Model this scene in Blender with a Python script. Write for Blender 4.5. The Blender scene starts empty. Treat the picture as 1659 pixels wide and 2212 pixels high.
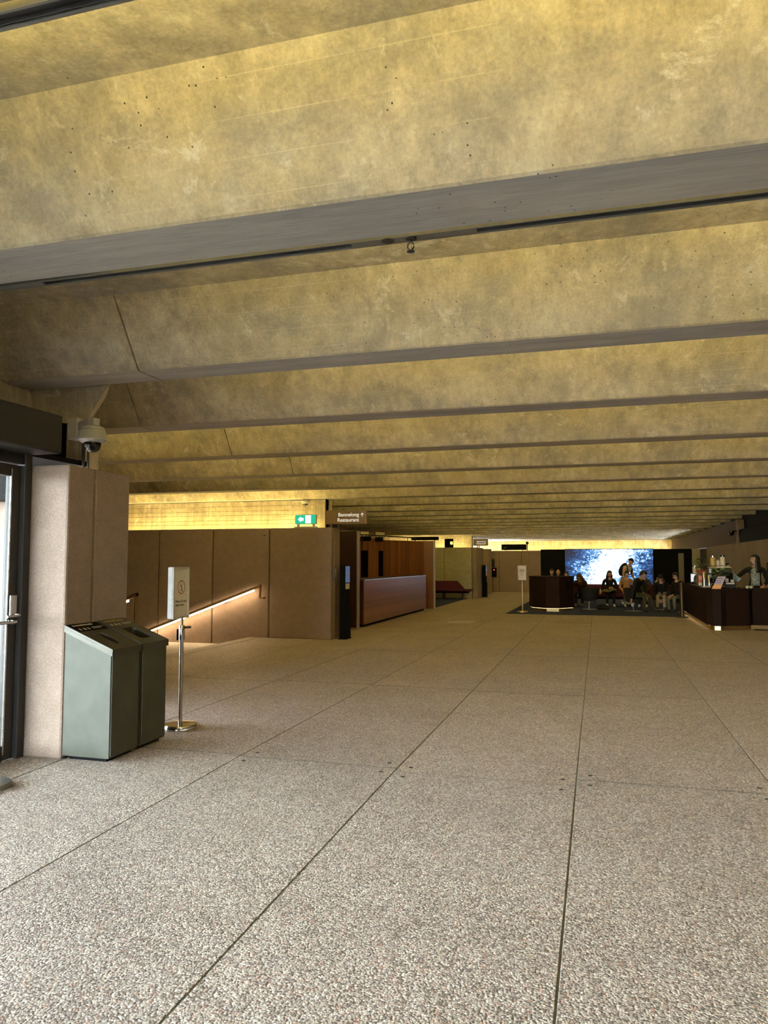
import bpy, bmesh, math, random
from mathutils import Vector, Matrix, noise
random.seed(7)
S = bpy.context.scene
C = S.collection
PI = math.pi

# ------------------------------------------------------------------ camera
F_PX, YAW, PITCH = 1609.0, math.radians(15.94), math.radians(3.88)
cam_d = bpy.data.cameras.new('camera')
cam = bpy.data.objects.new('camera', cam_d); C.objects.link(cam)
cam_d.sensor_fit = 'VERTICAL'; cam_d.sensor_height = 24.0
cam_d.lens = F_PX / 2212.0 * 24.0
cam_d.clip_start = 0.05; cam_d.clip_end = 300
cam.location = (0, 0, 1.63)
cam.rotation_euler = (PI / 2 + PITCH, 0, YAW)
S.camera = cam

# ------------------------------------------------------------------ world, daylight, exposure
W = bpy.data.worlds.new('World'); S.world = W; W.use_nodes = True
wn = W.node_tree.nodes; wl = W.node_tree.links
bg = wn['Background']
bg.inputs['Color'].default_value = (0.86, 0.93, 1.0, 1)
bg.inputs['Strength'].default_value = 63.0
LAMP = (1.0, 0.82, 0.27)
COVE_W = 74.0         # strength of the lamp strips in the ceiling troughs
S.view_settings.view_transform = 'Standard'
try: S.view_settings.look = 'None'
except Exception: pass
S.view_settings.exposure = 0.0
S.view_settings.gamma = 1.0
S.view_settings.use_curve_mapping = False
cy = S.cycles
cy.use_denoising = True
cy.max_bounces = 10; cy.diffuse_bounces = 6; cy.glossy_bounces = 4; cy.transmission_bounces = 6; cy.transparent_max_bounces = 10
cy.sample_clamp_indirect = 6.0
cy.caustics_reflective = False; cy.caustics_refractive = False

# ------------------------------------------------------------------ materials
def hexc(c): return (*c, 1.0)
class NT:
    def __init__(s, name):
        s.m = bpy.data.materials.new(name); s.m.use_nodes = True
        s.t = s.m.node_tree; s.n = s.t.nodes; s.l = s.t.links
        s.b = s.n['Principled BSDF']; s.out = s.n['Material Output']
    def node(s, typ, **kw):
        x = s.n.new(typ)
        for k, v in kw.items(): setattr(x, k, v)
        return x
    def link(s, a, b): s.l.new(a, b)
    def pos(s, sx=1, sy=1, sz=1):
        g = s.node('ShaderNodeNewGeometry'); m = s.node('ShaderNodeMapping')
        s.link(g.outputs['Position'], m.inputs['Vector']); m.inputs['Scale'].default_value = (sx, sy, sz)
        return m.outputs['Vector']
    def noise(s, vec, scale, detail=6, rough=.55, dist=0):
        x = s.node('ShaderNodeTexNoise'); s.link(vec, x.inputs['Vector'])
        x.inputs['Scale'].default_value = scale; x.inputs['Detail'].default_value = detail
        x.inputs['Roughness'].default_value = rough; x.inputs['Distortion'].default_value = dist
        return x.outputs['Fac']
    def voro(s, vec, scale, feature='F1', out='Distance'):
        x = s.node('ShaderNodeTexVoronoi', feature=feature); s.link(vec, x.inputs['Vector'])
        x.inputs['Scale'].default_value = scale
        return x.outputs[out]
    def ramp(s, fac, stops):
        r = s.node('ShaderNodeValToRGB'); s.link(fac, r.inputs['Fac'])
        e = r.color_ramp.elements
        while len(e) < len(stops): e.new(0.5)
        for q, (p, c) in zip(e, stops):
            q.position = p; q.color = c if len(c) == 4 else (*c, 1)
        return r.outputs['Color']
    def mix(s, fac, a, b, mode='MIX'):
        x = s.node('ShaderNodeMix', data_type='RGBA', blend_type=mode)
        if isinstance(fac, (int, float)): x.inputs[0].default_value = fac
        else: s.link(fac, x.inputs[0])
        for i, v in ((6, a), (7, b)):
            if isinstance(v, tuple): x.inputs[i].default_value = v if len(v) == 4 else (*v, 1)
            else: s.link(v, x.inputs[i])
        return x.outputs[2]
    def bump(s, h, strength=.3, dist=.01):
        b = s.node('ShaderNodeBump'); s.link(h, b.inputs['Height'])
        b.inputs['Strength'].default_value = strength; b.inputs['Distance'].default_value = dist
        s.link(b.outputs['Normal'], s.b.inputs['Normal'])
    def base(s, c):
        if isinstance(c, tuple): s.b.inputs['Base Color'].default_value = hexc(c)
        else: s.link(c, s.b.inputs['Base Color'])
    def set(s, rough=.6, metal=0, spec=.5):
        s.b.inputs['Roughness'].default_value = rough; s.b.inputs['Metallic'].default_value = metal
        s.b.inputs['Specular IOR Level'].default_value = spec
        return s

def plain(name, c, rough=.6, metal=0, spec=.5, var=.12, scale=14):
    t = NT(name); t.set(rough, metal, spec)
    n = t.noise(t.pos(), scale, 4)
    lo = tuple(max(0, x * (1 - var)) for x in c); hi = tuple(min(1, x * (1 + var)) for x in c)
    t.base(t.ramp(n, [(.3, lo), (.7, hi)]))
    return t.m

def emit(name, c, strength):
    t = NT(name); t.base((.02, .02, .02))
    t.b.inputs['Emission Color'].default_value = hexc(c); t.b.inputs['Emission Strength'].default_value = strength
    return t.m

M = {}
def concrete_mat(name, soffit=False):
    t = NT(name); t.set(.82, 0, .3)
    p = t.pos()
    if soffit:
        big = t.noise(t.pos(.35, 3.0, 3), 1.6, 8, .62)
        c = t.ramp(big, [(.25, (.37, .36, .36)), (.48, (.50, .49, .48)), (.60, (.58, .565, .54)), (.76, (.70, .67, .62))])
        grain = t.noise(t.pos(1.2, 26, 26), 3.0, 6, .65)
        c = t.mix(.55, c, t.ramp(grain, [(.3, (.26, .26, .26)), (.7, (.62, .62, .62))]), 'OVERLAY')
        br = t.noise(p, 1.1, 5, .6)
        c = t.mix(t.ramp(br, [(.55, (0, 0, 0)), (.75, (.4, .4, .4))]), c, (.40, .30, .22))
    else:
        big = t.noise(p, 1.3, 10, .70, .5)
        c = t.ramp(big, [(.25, (.29, .255, .195)), (.42, (.41, .365, .285)), (.53, (.52, .465, .36)), (.64, (.63, .58, .47)), (.78, (.76, .72, .63))])
        run = t.noise(t.pos(6.5, 6.5, .45), 1.5, 8, .68)                       # vertical run-off streaks
        c = t.mix(.75, c, t.ramp(run, [(.30, (.30, .29, .27)), (.52, (.50, .49, .47)), (.72, (.74, .72, .68))]), 'OVERLAY')
        och = t.noise(p, .7, 6, .65)
        c = t.mix(t.ramp(och, [(.48, (0, 0, 0)), (.66, (.5, .5, .5))]), c, (.50, .42, .24))
        lime = t.noise(p, 2.3, 11, .78, .5)                                    # pale lime bloom patches
        c = t.mix(t.ramp(lime, [(.575, (0, 0, 0)), (.64, (.8, .8, .8))]), c, (.76, .73, .66))
        grey = t.noise(t.pos(.9, .9, 1.8), 1.2, 8, .68)
        c = t.mix(t.ramp(grey, [(.50, (0, 0, 0)), (.68, (.7, .7, .7))]), c, (.27, .255, .235))
        strk = t.noise(t.pos(4.2, 4.2, .30), 1.7, 9, .7, .3)                   # pale vertical runs
        c = t.mix(t.ramp(strk, [(.60, (0, 0, 0)), (.68, (.55, .55, .55))]), c, (.72, .68, .58))
        g = t.node('ShaderNodeNewGeometry'); sz = t.node('ShaderNodeSeparateXYZ'); t.link(g.outputs['Position'], sz.inputs[0])
        md = t.node('ShaderNodeMath', operation='FRACT'); ms_ = t.node('ShaderNodeMath', operation='MULTIPLY')
        t.link(sz.outputs[2], ms_.inputs[0]); ms_.inputs[1].default_value = 6.9; t.link(ms_.outputs[0], md.inputs[0])
        lt = t.node('ShaderNodeMath', operation='LESS_THAN'); t.link(md.outputs[0], lt.inputs[0]); lt.inputs[1].default_value = .035
        gate = t.ramp(t.noise(t.pos(.5, .5, .1), 1.3, 3), [(.45, (0, 0, 0)), (.6, (.3, .3, .3))])
        lm = t.node('ShaderNodeMath', operation='MULTIPLY'); t.link(lt.outputs[0], lm.inputs[0]); t.link(gate, lm.inputs[1])
        c = t.mix(lm.outputs[0], c, (.80, .74, .58))                            # fins left by the board joints
        fine = t.noise(p, 46, 9, .75)
        c = t.mix(.42, c, t.ramp(fine, [(.32, (.25, .25, .25)), (.68, (.75, .75, .75))]), 'OVERLAY')
    pit = t.voro(p, 17)
    where = t.noise(p, .9, 3)
    pm = t.node('ShaderNodeMath', operation='LESS_THAN'); t.link(pit, pm.inputs[0]); pm.inputs[1].default_value = .085
    wm = t.node('ShaderNodeMath', operation='GREATER_THAN'); t.link(where, wm.inputs[0]); wm.inputs[1].default_value = .55
    mm = t.node('ShaderNodeMath', operation='MULTIPLY'); t.link(pm.outputs[0], mm.inputs[0]); t.link(wm.outputs[0], mm.inputs[1])
    c = t.mix(mm.outputs[0], c, (.05, .045, .04))
    t.base(c)
    t.bump(t.noise(p, 22, 9, .7), .35, .006)
    return t.m
M['concrete'] = concrete_mat('stained concrete')
M['soffit'] = concrete_mat('board marked concrete', True)

def granite_mat(name, base, dark, light, scale, bump_s, bump_d, rough=.8, spec=.25):
    t = NT(name); t.set(rough, 0, spec)
    p = t.pos()
    cell = t.voro(p, scale, 'F1', 'Color')
    sep = t.node('ShaderNodeSeparateColor'); t.link(cell, sep.inputs[0])
    c = t.ramp(sep.outputs[0], [(0.0, dark), (.22, dark), (.45, base), (.72, base), (.95, light)])
    rust = t.ramp(sep.outputs[1], [(.93, (0, 0, 0)), (.96, (.7, .7, .7))])
    c = t.mix(rust, c, (base[0] * 1.1, base[1] * .66, base[2] * .5))
    big = t.noise(p, .9, 6, .6)
    c = t.mix(.5, c, t.ramp(big, [(.3, (.40, .40, .40)), (.7, (.6, .6, .6))]), 'OVERLAY')
    mid = t.noise(p, 7, 5, .6)
    c = t.mix(.35, c, t.ramp(mid, [(.3, (.38, .38, .38)), (.7, (.62, .62, .62))]), 'OVERLAY')
    oi = t.node('ShaderNodeObjectInfo')
    c = t.mix(.5, c, t.ramp(oi.outputs['Random'], [(0, (.43, .43, .43)), (1, (.57, .565, .56))]), 'OVERLAY')
    t.base(c)
    d = t.voro(p, scale)
    inv = t.node('ShaderNodeMath', operation='SUBTRACT'); inv.inputs[0].default_value = 1; t.link(d, inv.inputs[1])
    t.bump(inv.outputs[0], bump_s, bump_d)
    return t.m
M['paving'] = granite_mat('exposed aggregate paving', (.38, .33, .295), (.18, .15, .135), (.62, .57, .52), 105, .5, .005, .55, .4)
M['granite'] = granite_mat('pink granite aggregate', (.25, .192, .156), (.20, .150, .121), (.305, .238, .194), 210, .45, .003)
M['granite_pale'] = granite_mat('olive grey aggregate', (.36, .335, .24), (.27, .25, .175), (.45, .42, .32), 70, .4, .004)  # pink granite again, with greenish light put into its colour
M['joint'] = plain('dark joint', (.045, .045, .04), .9)
M['grout'] = plain('grey sealant', (.15, .16, .14), .8)
M['bronze_dark'] = plain('dark bronze anodised metal', (.022, .019, .018), .5, .15, .4, .1)
M['steel_dark'] = plain('grey painted metal', (.15, .145, .125), .45, .3)
M['chrome'] = plain('polished steel', (.62, .60, .56), .16, 1.0, .5, .04)
M['brass'] = plain('brushed bronze', (.55, .40, .20), .3, 1.0, .5, .1)
M['rail_bronze'] = plain('bronze handrail', (.34, .235, .12), .35, .85, .5, .12)
M['black'] = plain('matt black', (.004, .004, .0045), .75, 0, .08)
M['black_gloss'] = plain('gloss black', (.006, .006, .007), .15, 0, .5)
M['white_plastic'] = plain('off white plastic', (.62, .62, .60), .4, 0, .5, .04)
M['camera_grey'] = plain('light grey plastic', (.50, .505, .50), .42, 0, .5, .04)
M['paper'] = plain('white paper', (.74, .72, .70), .7, 0, .3, .03)
M['ink'] = plain('grey print', (.12, .11, .11), .7)
M['red_ink'] = plain('red print', (.42, .10, .08), .7)
M['blue_panel'] = plain('blue enamel', (.05, .10, .22), .4)
M['maroon'] = plain('maroon upholstery', (.055, .009, .022), .8, 0, .2, .2, 30)
M['black_fabric'] = plain('black upholstery', (.012, .011, .012), .75, 0, .3)
M['carpet_blue'] = plain('blue grey carpet', (.034, .046, .105), .95, 0, .1, .35, 60)
M['skin'] = plain('skin', (.50, .29, .20), .55, 0, .4, .08)
M['lips'] = plain('lips', (.36, .13, .11), .5)
M['eye_dark'] = plain('dark eye', (.02, .015, .012), .3)
M['hair_black'] = plain('black hair', (.010, .008, .008), .45)
M['hair_brown'] = plain('brown hair', (.06, .026, .014), .5)
M['white_cloth'] = plain('white cloth', (.62, .62, .60), .8)
M['foliage'] = plain('green leaf', (.10, .17, .045), .5, 0, .4, .4)
M['terracotta'] = plain('red clay pot', (.36, .07, .03), .6)
M['ceramic'] = plain('cream ceramic', (.66, .60, .44), .35)
M['amber'] = plain('amber syrup', (.46, .33, .12), .2)
M['orange_print'] = plain('orange print', (.72, .30, .04), .5)
M['red_print'] = plain('coral print', (.55, .10, .07), .5)
M['lilac_print'] = plain('lilac print', (.42, .32, .44), .5)
M['blue_card'] = plain('pale blue card', (.42, .60, .88), .5)
M['bark'] = plain('dark stem', (.08, .05, .03), .8)

def wood_mat(name, dark, light, along='z', rough=.35, spec=.5):
    t = NT(name); t.set(rough, 0, spec)
    oi = t.node('ShaderNodeObjectInfo')
    s = {'z': (34, 34, 1.1), 'y': (34, 1.1, 34)}[along]
    g = t.noise(t.pos(*s), 1.5, 6, .6)
    c = t.ramp(g, [(.25, dark), (.75, light)])
    v = t.ramp(oi.outputs['Random'], [(0, (.30, .30, .30)), (1, (.66, .66, .66))])
    c = t.mix(.75, c, v, 'OVERLAY')
    t.base(c)
    return t.m
M['wood'] = wood_mat('red brown timber', (.095, .034, .012), (.23, .088, .032))
M['wood_dark'] = wood_mat('dark stained timber', (.022, .008, .006), (.050, .018, .011), 'z', .45, .25)
M['wood_desk'] = wood_mat('jarrah desk boards', (.17, .055, .030), (.30, .115, .062), 'y', .30)
M['wood_bar'] = wood_mat('black brown timber', (.010, .005, .0035), (.024, .012, .008), 'z', .6, .06)

def glass_mat(name, tint=(.93, .97, .96), refl=1.0):
    t = NT(name); t.n.remove(t.b)
    tr = t.node('ShaderNodeBsdfTransparent'); tr.inputs['Color'].default_value = hexc(tint)
    gl = t.node('ShaderNodeBsdfGlossy'); gl.inputs['Roughness'].default_value = .02
    lw = t.node('ShaderNodeLayerWeight'); lw.inputs['Blend'].default_value = .5
    pw = t.node('ShaderNodeMath', operation='POWER'); t.link(lw.outputs['Facing'], pw.inputs[0]); pw.inputs[1].default_value = 5.0
    fr = t.node('ShaderNodeMath', operation='MULTIPLY_ADD'); t.link(pw.outputs[0], fr.inputs[0]); fr.inputs[1].default_value = .9; fr.inputs[2].default_value = .04
    mx = t.node('ShaderNodeMixShader')
    t.link(fr.outputs[0], mx.inputs[0]); t.link(tr.outputs[0], mx.inputs[1]); t.link(gl.outputs[0], mx.inputs[2])
    t.link(mx.outputs[0], t.out.inputs['Surface'])
    return t.m
M['glass'] = glass_mat('clear glass')
M['lamp'] = emit('warm strip lamp', LAMP, COVE_W)
M['lamp_frieze'] = emit('warm frieze lamp', (1.0, .74, .24), 85.0)
M['lamp_rail'] = emit('warm white rail lamp', (1.0, .70, .38), 42.0)
M['lamp_kick'] = emit('warm plinth lamp', (1.0, .68, .30), 4.5)
M['exit_green'] = emit('lit green sign face', (.0, .48, .26), 1.1)
M['exit_white'] = emit('lit white sign face', (.85, 1.0, .92), 2.4)
M['exit_dim'] = emit('dim green lettering', (.10, .30, .05), .35)
M['lit_yellow'] = emit('lit yellow display', (1.0, .72, .15), 2.2)
M['red_led'] = emit('red indicator', (1.0, .12, .08), 1.6)
M['sign_letter'] = emit('lit lettering', (1.0, .93, .74), 1.0)
M['blue_screen'] = emit('blue display', (.16, .26, .50), .38)

def screen_mat():
    t = NT('led screen picture'); t.set(.4)
    tc = t.pos(1, 1, 1)
    sp = t.node('ShaderNodeSeparateXYZ'); t.link(tc, sp.inputs[0])
    def mth(op, a, b=None, c=None):
        x = t.node('ShaderNodeMath', operation=op)
        for i, q in enumerate((a, b, c)):
            if q is None: continue
            if isinstance(q, (int, float)): x.inputs[i].default_value = q
            else: t.link(q, x.inputs[i])
        return x.outputs[0]
    line = mth('MULTIPLY_ADD', sp.outputs[2], -.55, mth('ADD', sp.outputs[0], .25))      # slanting band of surf
    wob = t.noise(t.pos(.7, 1, 1.6), 1.5, 4, .6, .6)
    band = mth('SUBTRACT', 1.35, mth('ABSOLUTE', mth('MULTIPLY_ADD', wob, 2.6, mth('SUBTRACT', line, 1.35))))
    foam = t.noise(t.pos(1, 1, 1.5), 7.5, 8, .72, .7)
    val = mth('ADD', mth('MULTIPLY', band, .24), mth('MULTIPLY_ADD', foam, 1.5, -.26))
    c = t.ramp(val, [(.18, (.0, .004, .02)), (.36, (.004, .03, .13)), (.50, (.03, .17, .46)), (.60, (.40, .66, .92)), (.68, (1, 1, 1))])
    t.base((.01, .01, .01)); t.link(c, t.b.inputs['Emission Color']); t.b.inputs['Emission Strength'].default_value = 1.6
    return t.m
M['screen'] = screen_mat()

def bin_mat():
    t = NT('grey green powder coat'); t.set(.5, .1, .3)
    n = t.noise(t.pos(), 6, 5)
    c = t.ramp(n, [(.3, (.050, .052, .039)), (.7, (.070, .072, .054))])
    sc = t.noise(t.pos(30, 30, 3), 2.2, 9, .8)
    c = t.mix(t.ramp(sc, [(.70, (0, 0, 0)), (.74, (.7, .7, .7))]), c, (.24, .25, .22))
    t.base(c); return t.m
M['bin'] = bin_mat()
M['bin_top'] = plain('grey metal lid', (.065, .060, .047), .42, .4)

# ------------------------------------------------------------------ geometry helpers
class MB:
    def __init__(s): s.v = []; s.f = []; s.mi = []
    def add(s, v, f, mi=0):
        o = len(s.v); s.v += [tuple(x) for x in v]; s.f += [tuple(i + o for i in q) for q in f]; s.mi += [mi] * len(f); return s
    def box(s, x0, x1, y0, y1, z0, z1, mi=0):
        v = [(x0,y0,z0),(x1,y0,z0),(x1,y1,z0),(x0,y1,z0),(x0,y0,z1),(x1,y0,z1),(x1,y1,z1),(x0,y1,z1)]
        return s.add(v, [(0,3,2,1),(4,5,6,7),(0,1,5,4),(1,2,6,5),(2,3,7,6),(3,0,4,7)], mi)
    def bbox(s, x0, x1, y0, y1, z0, z1, b=.01, mi=0, seg=1):
        bm = bmesh.new()
        bmesh.ops.create_cube(bm, size=1)
        for q in bm.verts:
            q.co = Vector(((x0+x1)/2 + q.co.x*(x1-x0), (y0+y1)/2 + q.co.y*(y1-y0), (z0+z1)/2 + q.co.z*(z1-z0)))
        b = min(b, .45*min(x1-x0, y1-y0, z1-z0))
        bmesh.ops.bevel(bm, geom=list(bm.edges), offset=b, segments=seg, affect='EDGES', profile=.5)
        return s.from_bm(bm, mi)
    def from_bm(s, bm, mi=0):
        bm.verts.index_update()
        v = [tuple(q.co) for q in bm.verts]; f = [tuple(x.index for x in q.verts) for q in bm.faces]
        bm.free(); return s.add(v, f, mi)
    def prism(s, poly, z0, z1, mi=0):                    # plan polygon (counter-clockwise) raised from z0 to z1
        n = len(poly)
        v = [(x, y, z0) for x, y in poly] + [(x, y, z1) for x, y in poly]
        f = [tuple(range(n-1, -1, -1)), tuple(range(n, 2*n))] + [(i, (i+1) % n, (i+1) % n + n, i + n) for i in range(n)]
        return s.add(v, f, mi)
    def prism_x(s, poly, x0, x1, mi=0, mis=None):        # (y,z) polygon along X
        n = len(poly)
        v = [(x0, y, z) for y, z in poly] + [(x1, y, z) for y, z in poly]
        s.add(v, [tuple(range(n-1, -1, -1)), tuple(range(n, 2*n))], mi)
        o = len(s.v) - 2*n
        for i in range(n):
            s.f.append((o+i, o+(i+1) % n, o+(i+1) % n + n, o+i+n)); s.mi.append(mis[i] if mis else mi)
        return s
    def prism_y(s, poly, y0, y1, mi=0):                  # (x,z) polygon along Y
        n = len(poly)
        v = [(x, y0, z) for x, z in poly] + [(x, y1, z) for x, z in poly]
        f = [tuple(range(n)), tuple(range(2*n-1, n-1, -1))] + [((i+1) % n, i, i+n, (i+1) % n + n) for i in range(n)]
        return s.add(v, f, mi)
    def tube(s, pts, r, n=10, mi=0, cap=True):
        pts = [Vector(p) for p in pts]; rs = r if isinstance(r, (list, tuple)) else [r]*len(pts)
        v = []; f = []; up = None
        for i, p in enumerate(pts):
            d = (pts[min(i+1, len(pts)-1)] - pts[max(i-1, 0)]).normalized()
            if up is None or abs(d.dot(up)) > .98: up = Vector((0,0,1)) if abs(d.z) < .9 else Vector((1,0,0))
            a = d.cross(up).normalized(); b = a.cross(d).normalized()
            for k in range(n):
                t = 2*PI*k/n; v.append(p + (a*math.cos(t) + b*math.sin(t))*rs[i])
        for i in range(len(pts)-1):
            for k in range(n):
                f.append((i*n+k, i*n+(k+1) % n, (i+1)*n+(k+1) % n, (i+1)*n+k))
        if cap: f.append(tuple(range(n-1, -1, -1))); f.append(tuple(range((len(pts)-1)*n, len(pts)*n)))
        return s.add(v, f, mi)
    def lathe(s, prof, cx=0, cy=0, n=24, mi=0, cap=True):  # (r, z) profile
        v = []; f = []
        for r, z in prof:
            for k in range(n):
                t = 2*PI*k/n; v.append((cx + r*math.cos(t), cy + r*math.sin(t), z))
        for i in range(len(prof)-1):
            for k in range(n): f.append((i*n+k, i*n+(k+1) % n, (i+1)*n+(k+1) % n, (i+1)*n+k))
        if cap: f.append(tuple(range(n-1, -1, -1))); f.append(tuple(range((len(prof)-1)*n, len(prof)*n)))
        return s.add(v, f, mi)
    def ball(s, c, r, n=12, m=8, mi=0):
        rx, ry, rz = r if isinstance(r, (list, tuple)) else (r, r, r)
        v = []; f = []
        for i in range(m+1):
            p = PI*i/m
            for k in range(n):
                t = 2*PI*k/n; v.append((c[0]+rx*math.sin(p)*math.cos(t), c[1]+ry*math.sin(p)*math.sin(t), c[2]+rz*math.cos(p)))
        for i in range(m):
            for k in range(n): f.append((i*n+k, (i+1)*n+k, (i+1)*n+(k+1) % n, i*n+(k+1) % n))
        return s.add(v, f, mi)
    def xf(s, mat):
        s.v = [tuple(mat @ Vector(p)) for p in s.v]; return s

def link_mesh(name, mb, mats, parent=None, smooth=False):
    me = bpy.data.meshes.new(name); me.from_pydata(mb.v, [], mb.f)
    mats = mats if isinstance(mats, (list, tuple)) else [mats]
    for m in mats: me.materials.append(M[m] if isinstance(m, str) else m)
    for p, i in zip(me.polygons, mb.mi): p.material_index = i
    if smooth:
        for p in me.polygons: p.use_smooth = True
        try: me.set_sharp_from_angle(angle=math.radians(40))
        except Exception: pass
    me.update()
    o = bpy.data.objects.new(name, me); C.objects.link(o)
    if parent: o.parent = parent
    return o
def tag(o, label=None, cat=None, group=None, kind=None):
    for k, v in (('label', label), ('category', cat), ('group', group), ('kind', kind)):
        if v: o[k] = v
    return o
def empty(name, loc=(0,0,0), rz=0):
    o = bpy.data.objects.new(name, None); C.objects.link(o); o.location = loc; o.rotation_euler = (0,0,rz); o.empty_display_size = .1
    return o
def thing(name, label, cat, loc=(0,0,0), rz=0, group=None): return tag(empty(name, loc, rz), label, cat, group)
def struct(name, mb=None, mats=None, parent=None):
    o = link_mesh(name, mb, mats, parent) if mb else empty(name)
    if not parent: o['kind'] = 'structure'
    return o
def copy_tree(o, parent=None):
    c = o.copy(); C.objects.link(c)
    if parent: c.parent = parent
    for ch in list(o.children): copy_tree(ch, c)
    return c
def text(name, body, size, loc, rot, mat, parent, align='LEFT', depth=.002):
    cu = bpy.data.curves.new(name, 'FONT'); cu.body = body; cu.size = size; cu.align_x = align; cu.extrude = depth
    cu.materials.append(M[mat]); tmp = bpy.data.objects.new('tmp', cu); C.objects.link(tmp)
    me = bpy.data.meshes.new_from_object(tmp.evaluated_get(bpy.context.evaluated_depsgraph_get()))
    bpy.data.objects.remove(tmp); me.name = name
    o = bpy.data.objects.new(name, me); C.objects.link(o)
    o.location = loc; o.rotation_euler = rot; o.parent = parent
    return o
def ground(y): return -0.0118*max(0, 5.84 - y)         # the entrance bay falls gently towards the doors behind us

# ================================================================== LARGE STRUCTURE
SOF = 3.41
BEAMS = [-3.7, -1.15, 1.40, 3.36, 5.92] + [1.778*(-1.4439 + 1.5432*k) for k in range(4, 24)]
WID = [.45, .45, .45, .47, .42] + [.45]*20
# ---- floor
fl = struct('floor', MB().prism_x([(-7, ground(-7)-.0035), (5.84, -.0035), (66, -.0035), (66, -.35), (-7, -.40)], -7.36, 7.0), 'grout')
xl = [-.18 + 1.378*k for k in range(-5, 6)]
offs = [.10, -.06, .04, .0, -.085, .075, -.02, .06, -.05, .03, 0]
def slab(x0, x1, y0, y1):
    g = .0048
    cuts = [y0 + g*1.3] + ([5.84] if y0 + .2 < 5.84 < y1 - .2 else []) + [y1 - g*1.3]
    e = .0025; dz = random.uniform(-.0010, .0010)
    v = []; f = []
    for y in cuts:
        z = ground(y) + dz
        yy0 = y
        v += [(x0+g, yy0, z-.004), (x0+g, yy0, z-e), (x0+g+e, yy0, z), (x1-g-e, yy0, z), (x1-g, yy0, z-e), (x1-g, yy0, z-.004)]
    for i in range(len(cuts)-1):
        for k in range(5): f.append((i*6+k, i*6+k+1, (i+1)*6+k+1, (i+1)*6+k))
    f.append(tuple(range(6))); f.append(tuple(range(len(v)-1, len(v)-7, -1)))
    f = [tuple(reversed(q)) for q in f]
    q = MB().add(v, f)
    q.mi = [1 if (i >= len(f) - 2 or i % 5 in (0, 4)) else 0 for i in range(len(f))]      # sealant on the slab edges
    return link_mesh('paving_slab', q, ['paving', 'joint'], fl)
plug_mesh = None
for i in range(len(xl)-1):
    ys = [5.84 + offs[i] + 3.80*k for k in range(-3, 11)]
    if xl[i+1] > 5.5: xr = 5.46
    else: xr = xl[i+1]
    for a, b in zip(ys[:-1], ys[1:]):
        if xl[i] < -4.8 and b < 5.0: continue
        sl = slab(xl[i], xr, a, b)
        if a < 6.2 and b > 5.0 and -3.5 < xl[i] < 2:          # lifting plugs near the slab corners
            for (px, py) in ((xl[i]+.10, a+.13), (xr-.10, a+.13), (xl[i]+.10, b-.13), (xr-.10, b-.13)):
                if 5.2 < py < 6.5:
                    if plug_mesh is None:
                        pl = link_mesh('lifting_plug', MB().lathe([(.018, -.004), (.018, .0022), (.014, .0026)], 0, 0, 10), 'joint', sl); plug_mesh = pl.data
                    else:
                        pl = bpy.data.objects.new('lifting_plug', plug_mesh); C.objects.link(pl); pl.parent = sl
                    pl.location = (px, py, ground(py))
link_mesh('stair_edge_kerb', MB().bbox(-7.36, -7.078, 9.9, 14.98, -.05, .004, .006), 'paving', fl)
# stairs going down to the left behind the pillar
st = struct('stair_flight')
for k in range(9):
    link_mesh('step', MB().bbox(-7.37-.40*(k+1), -7.36-.40*k, 10.0, 14.96, -.155*(k+1)-.25, -.155*(k+1), .008), 'paving', st)
# ground outside the doors
struct('ground_outside', MB().box(-60, -4.92, -40, 60, -.6, -.16).box(-4.92, 30, -60, -7, -.6, -.16), plain('pale outdoor paving', (.52, .49, .46), .8))

# ---- ceiling: deep folded concrete beams with lamp troughs
ceil = struct('ceiling', MB().box(-14, 8.5, -6, 66, 4.35, 4.6), 'concrete')
for i, y in enumerate(BEAMS):
    w = WID[i]; x0 = -5.62 if y < 6.2 else -14.0; x1 = 8.5
    nxt = BEAMS[i+1] if i+1 < len(BEAMS) else y + 2.744
    kx = {2: None, 3: None, 4: -4.07, 5: -5.72, 6: -5.83, 7: -5.88}.get(i, None)
    yc = nxt - .38                                          # crease of the trough in front of the next beam
    poly = [(y, SOF), (y + w, SOF), (y + w + .02, SOF + .53), (yc, 3.99), (yc, 4.345), (y - .38, 4.345), (y - .38, 3.99)]
    mis = [1, 0, 0, 0, 0, 0, 0]
    segs = [(x0, x1)] if kx is None else [(x0, kx - .008), (kx + .008, x1)]
    for a, b in segs:
        mb = MB()
        b0 = .022                                           # small chamfers on the arrises
        pl = [(y + b0*.2, SOF + b0*.5), (y + b0, SOF), (y + w - b0, SOF), (y + w, SOF + b0*.5)] + poly[2:]
        mb.prism_x(pl, a, b, 0, [0, 1, 0, 0, 0, 0, 0, 0, 0])
        link_mesh('concrete_beam', mb, ['concrete', 'soffit'], ceil)
    if kx is not None:                                      # the core seen in the casting joint
        link_mesh('joint_filler', MB().prism_x([(y + .03, SOF + .03), (y + w - .03, SOF + .03), (y + w - .02, SOF + .56), (yc - .03, 4.02), (yc, 4.3), (y - .2, 4.3), (y - .34, 4.02)], kx - .02, kx + .02), 'joint', ceil)

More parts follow.
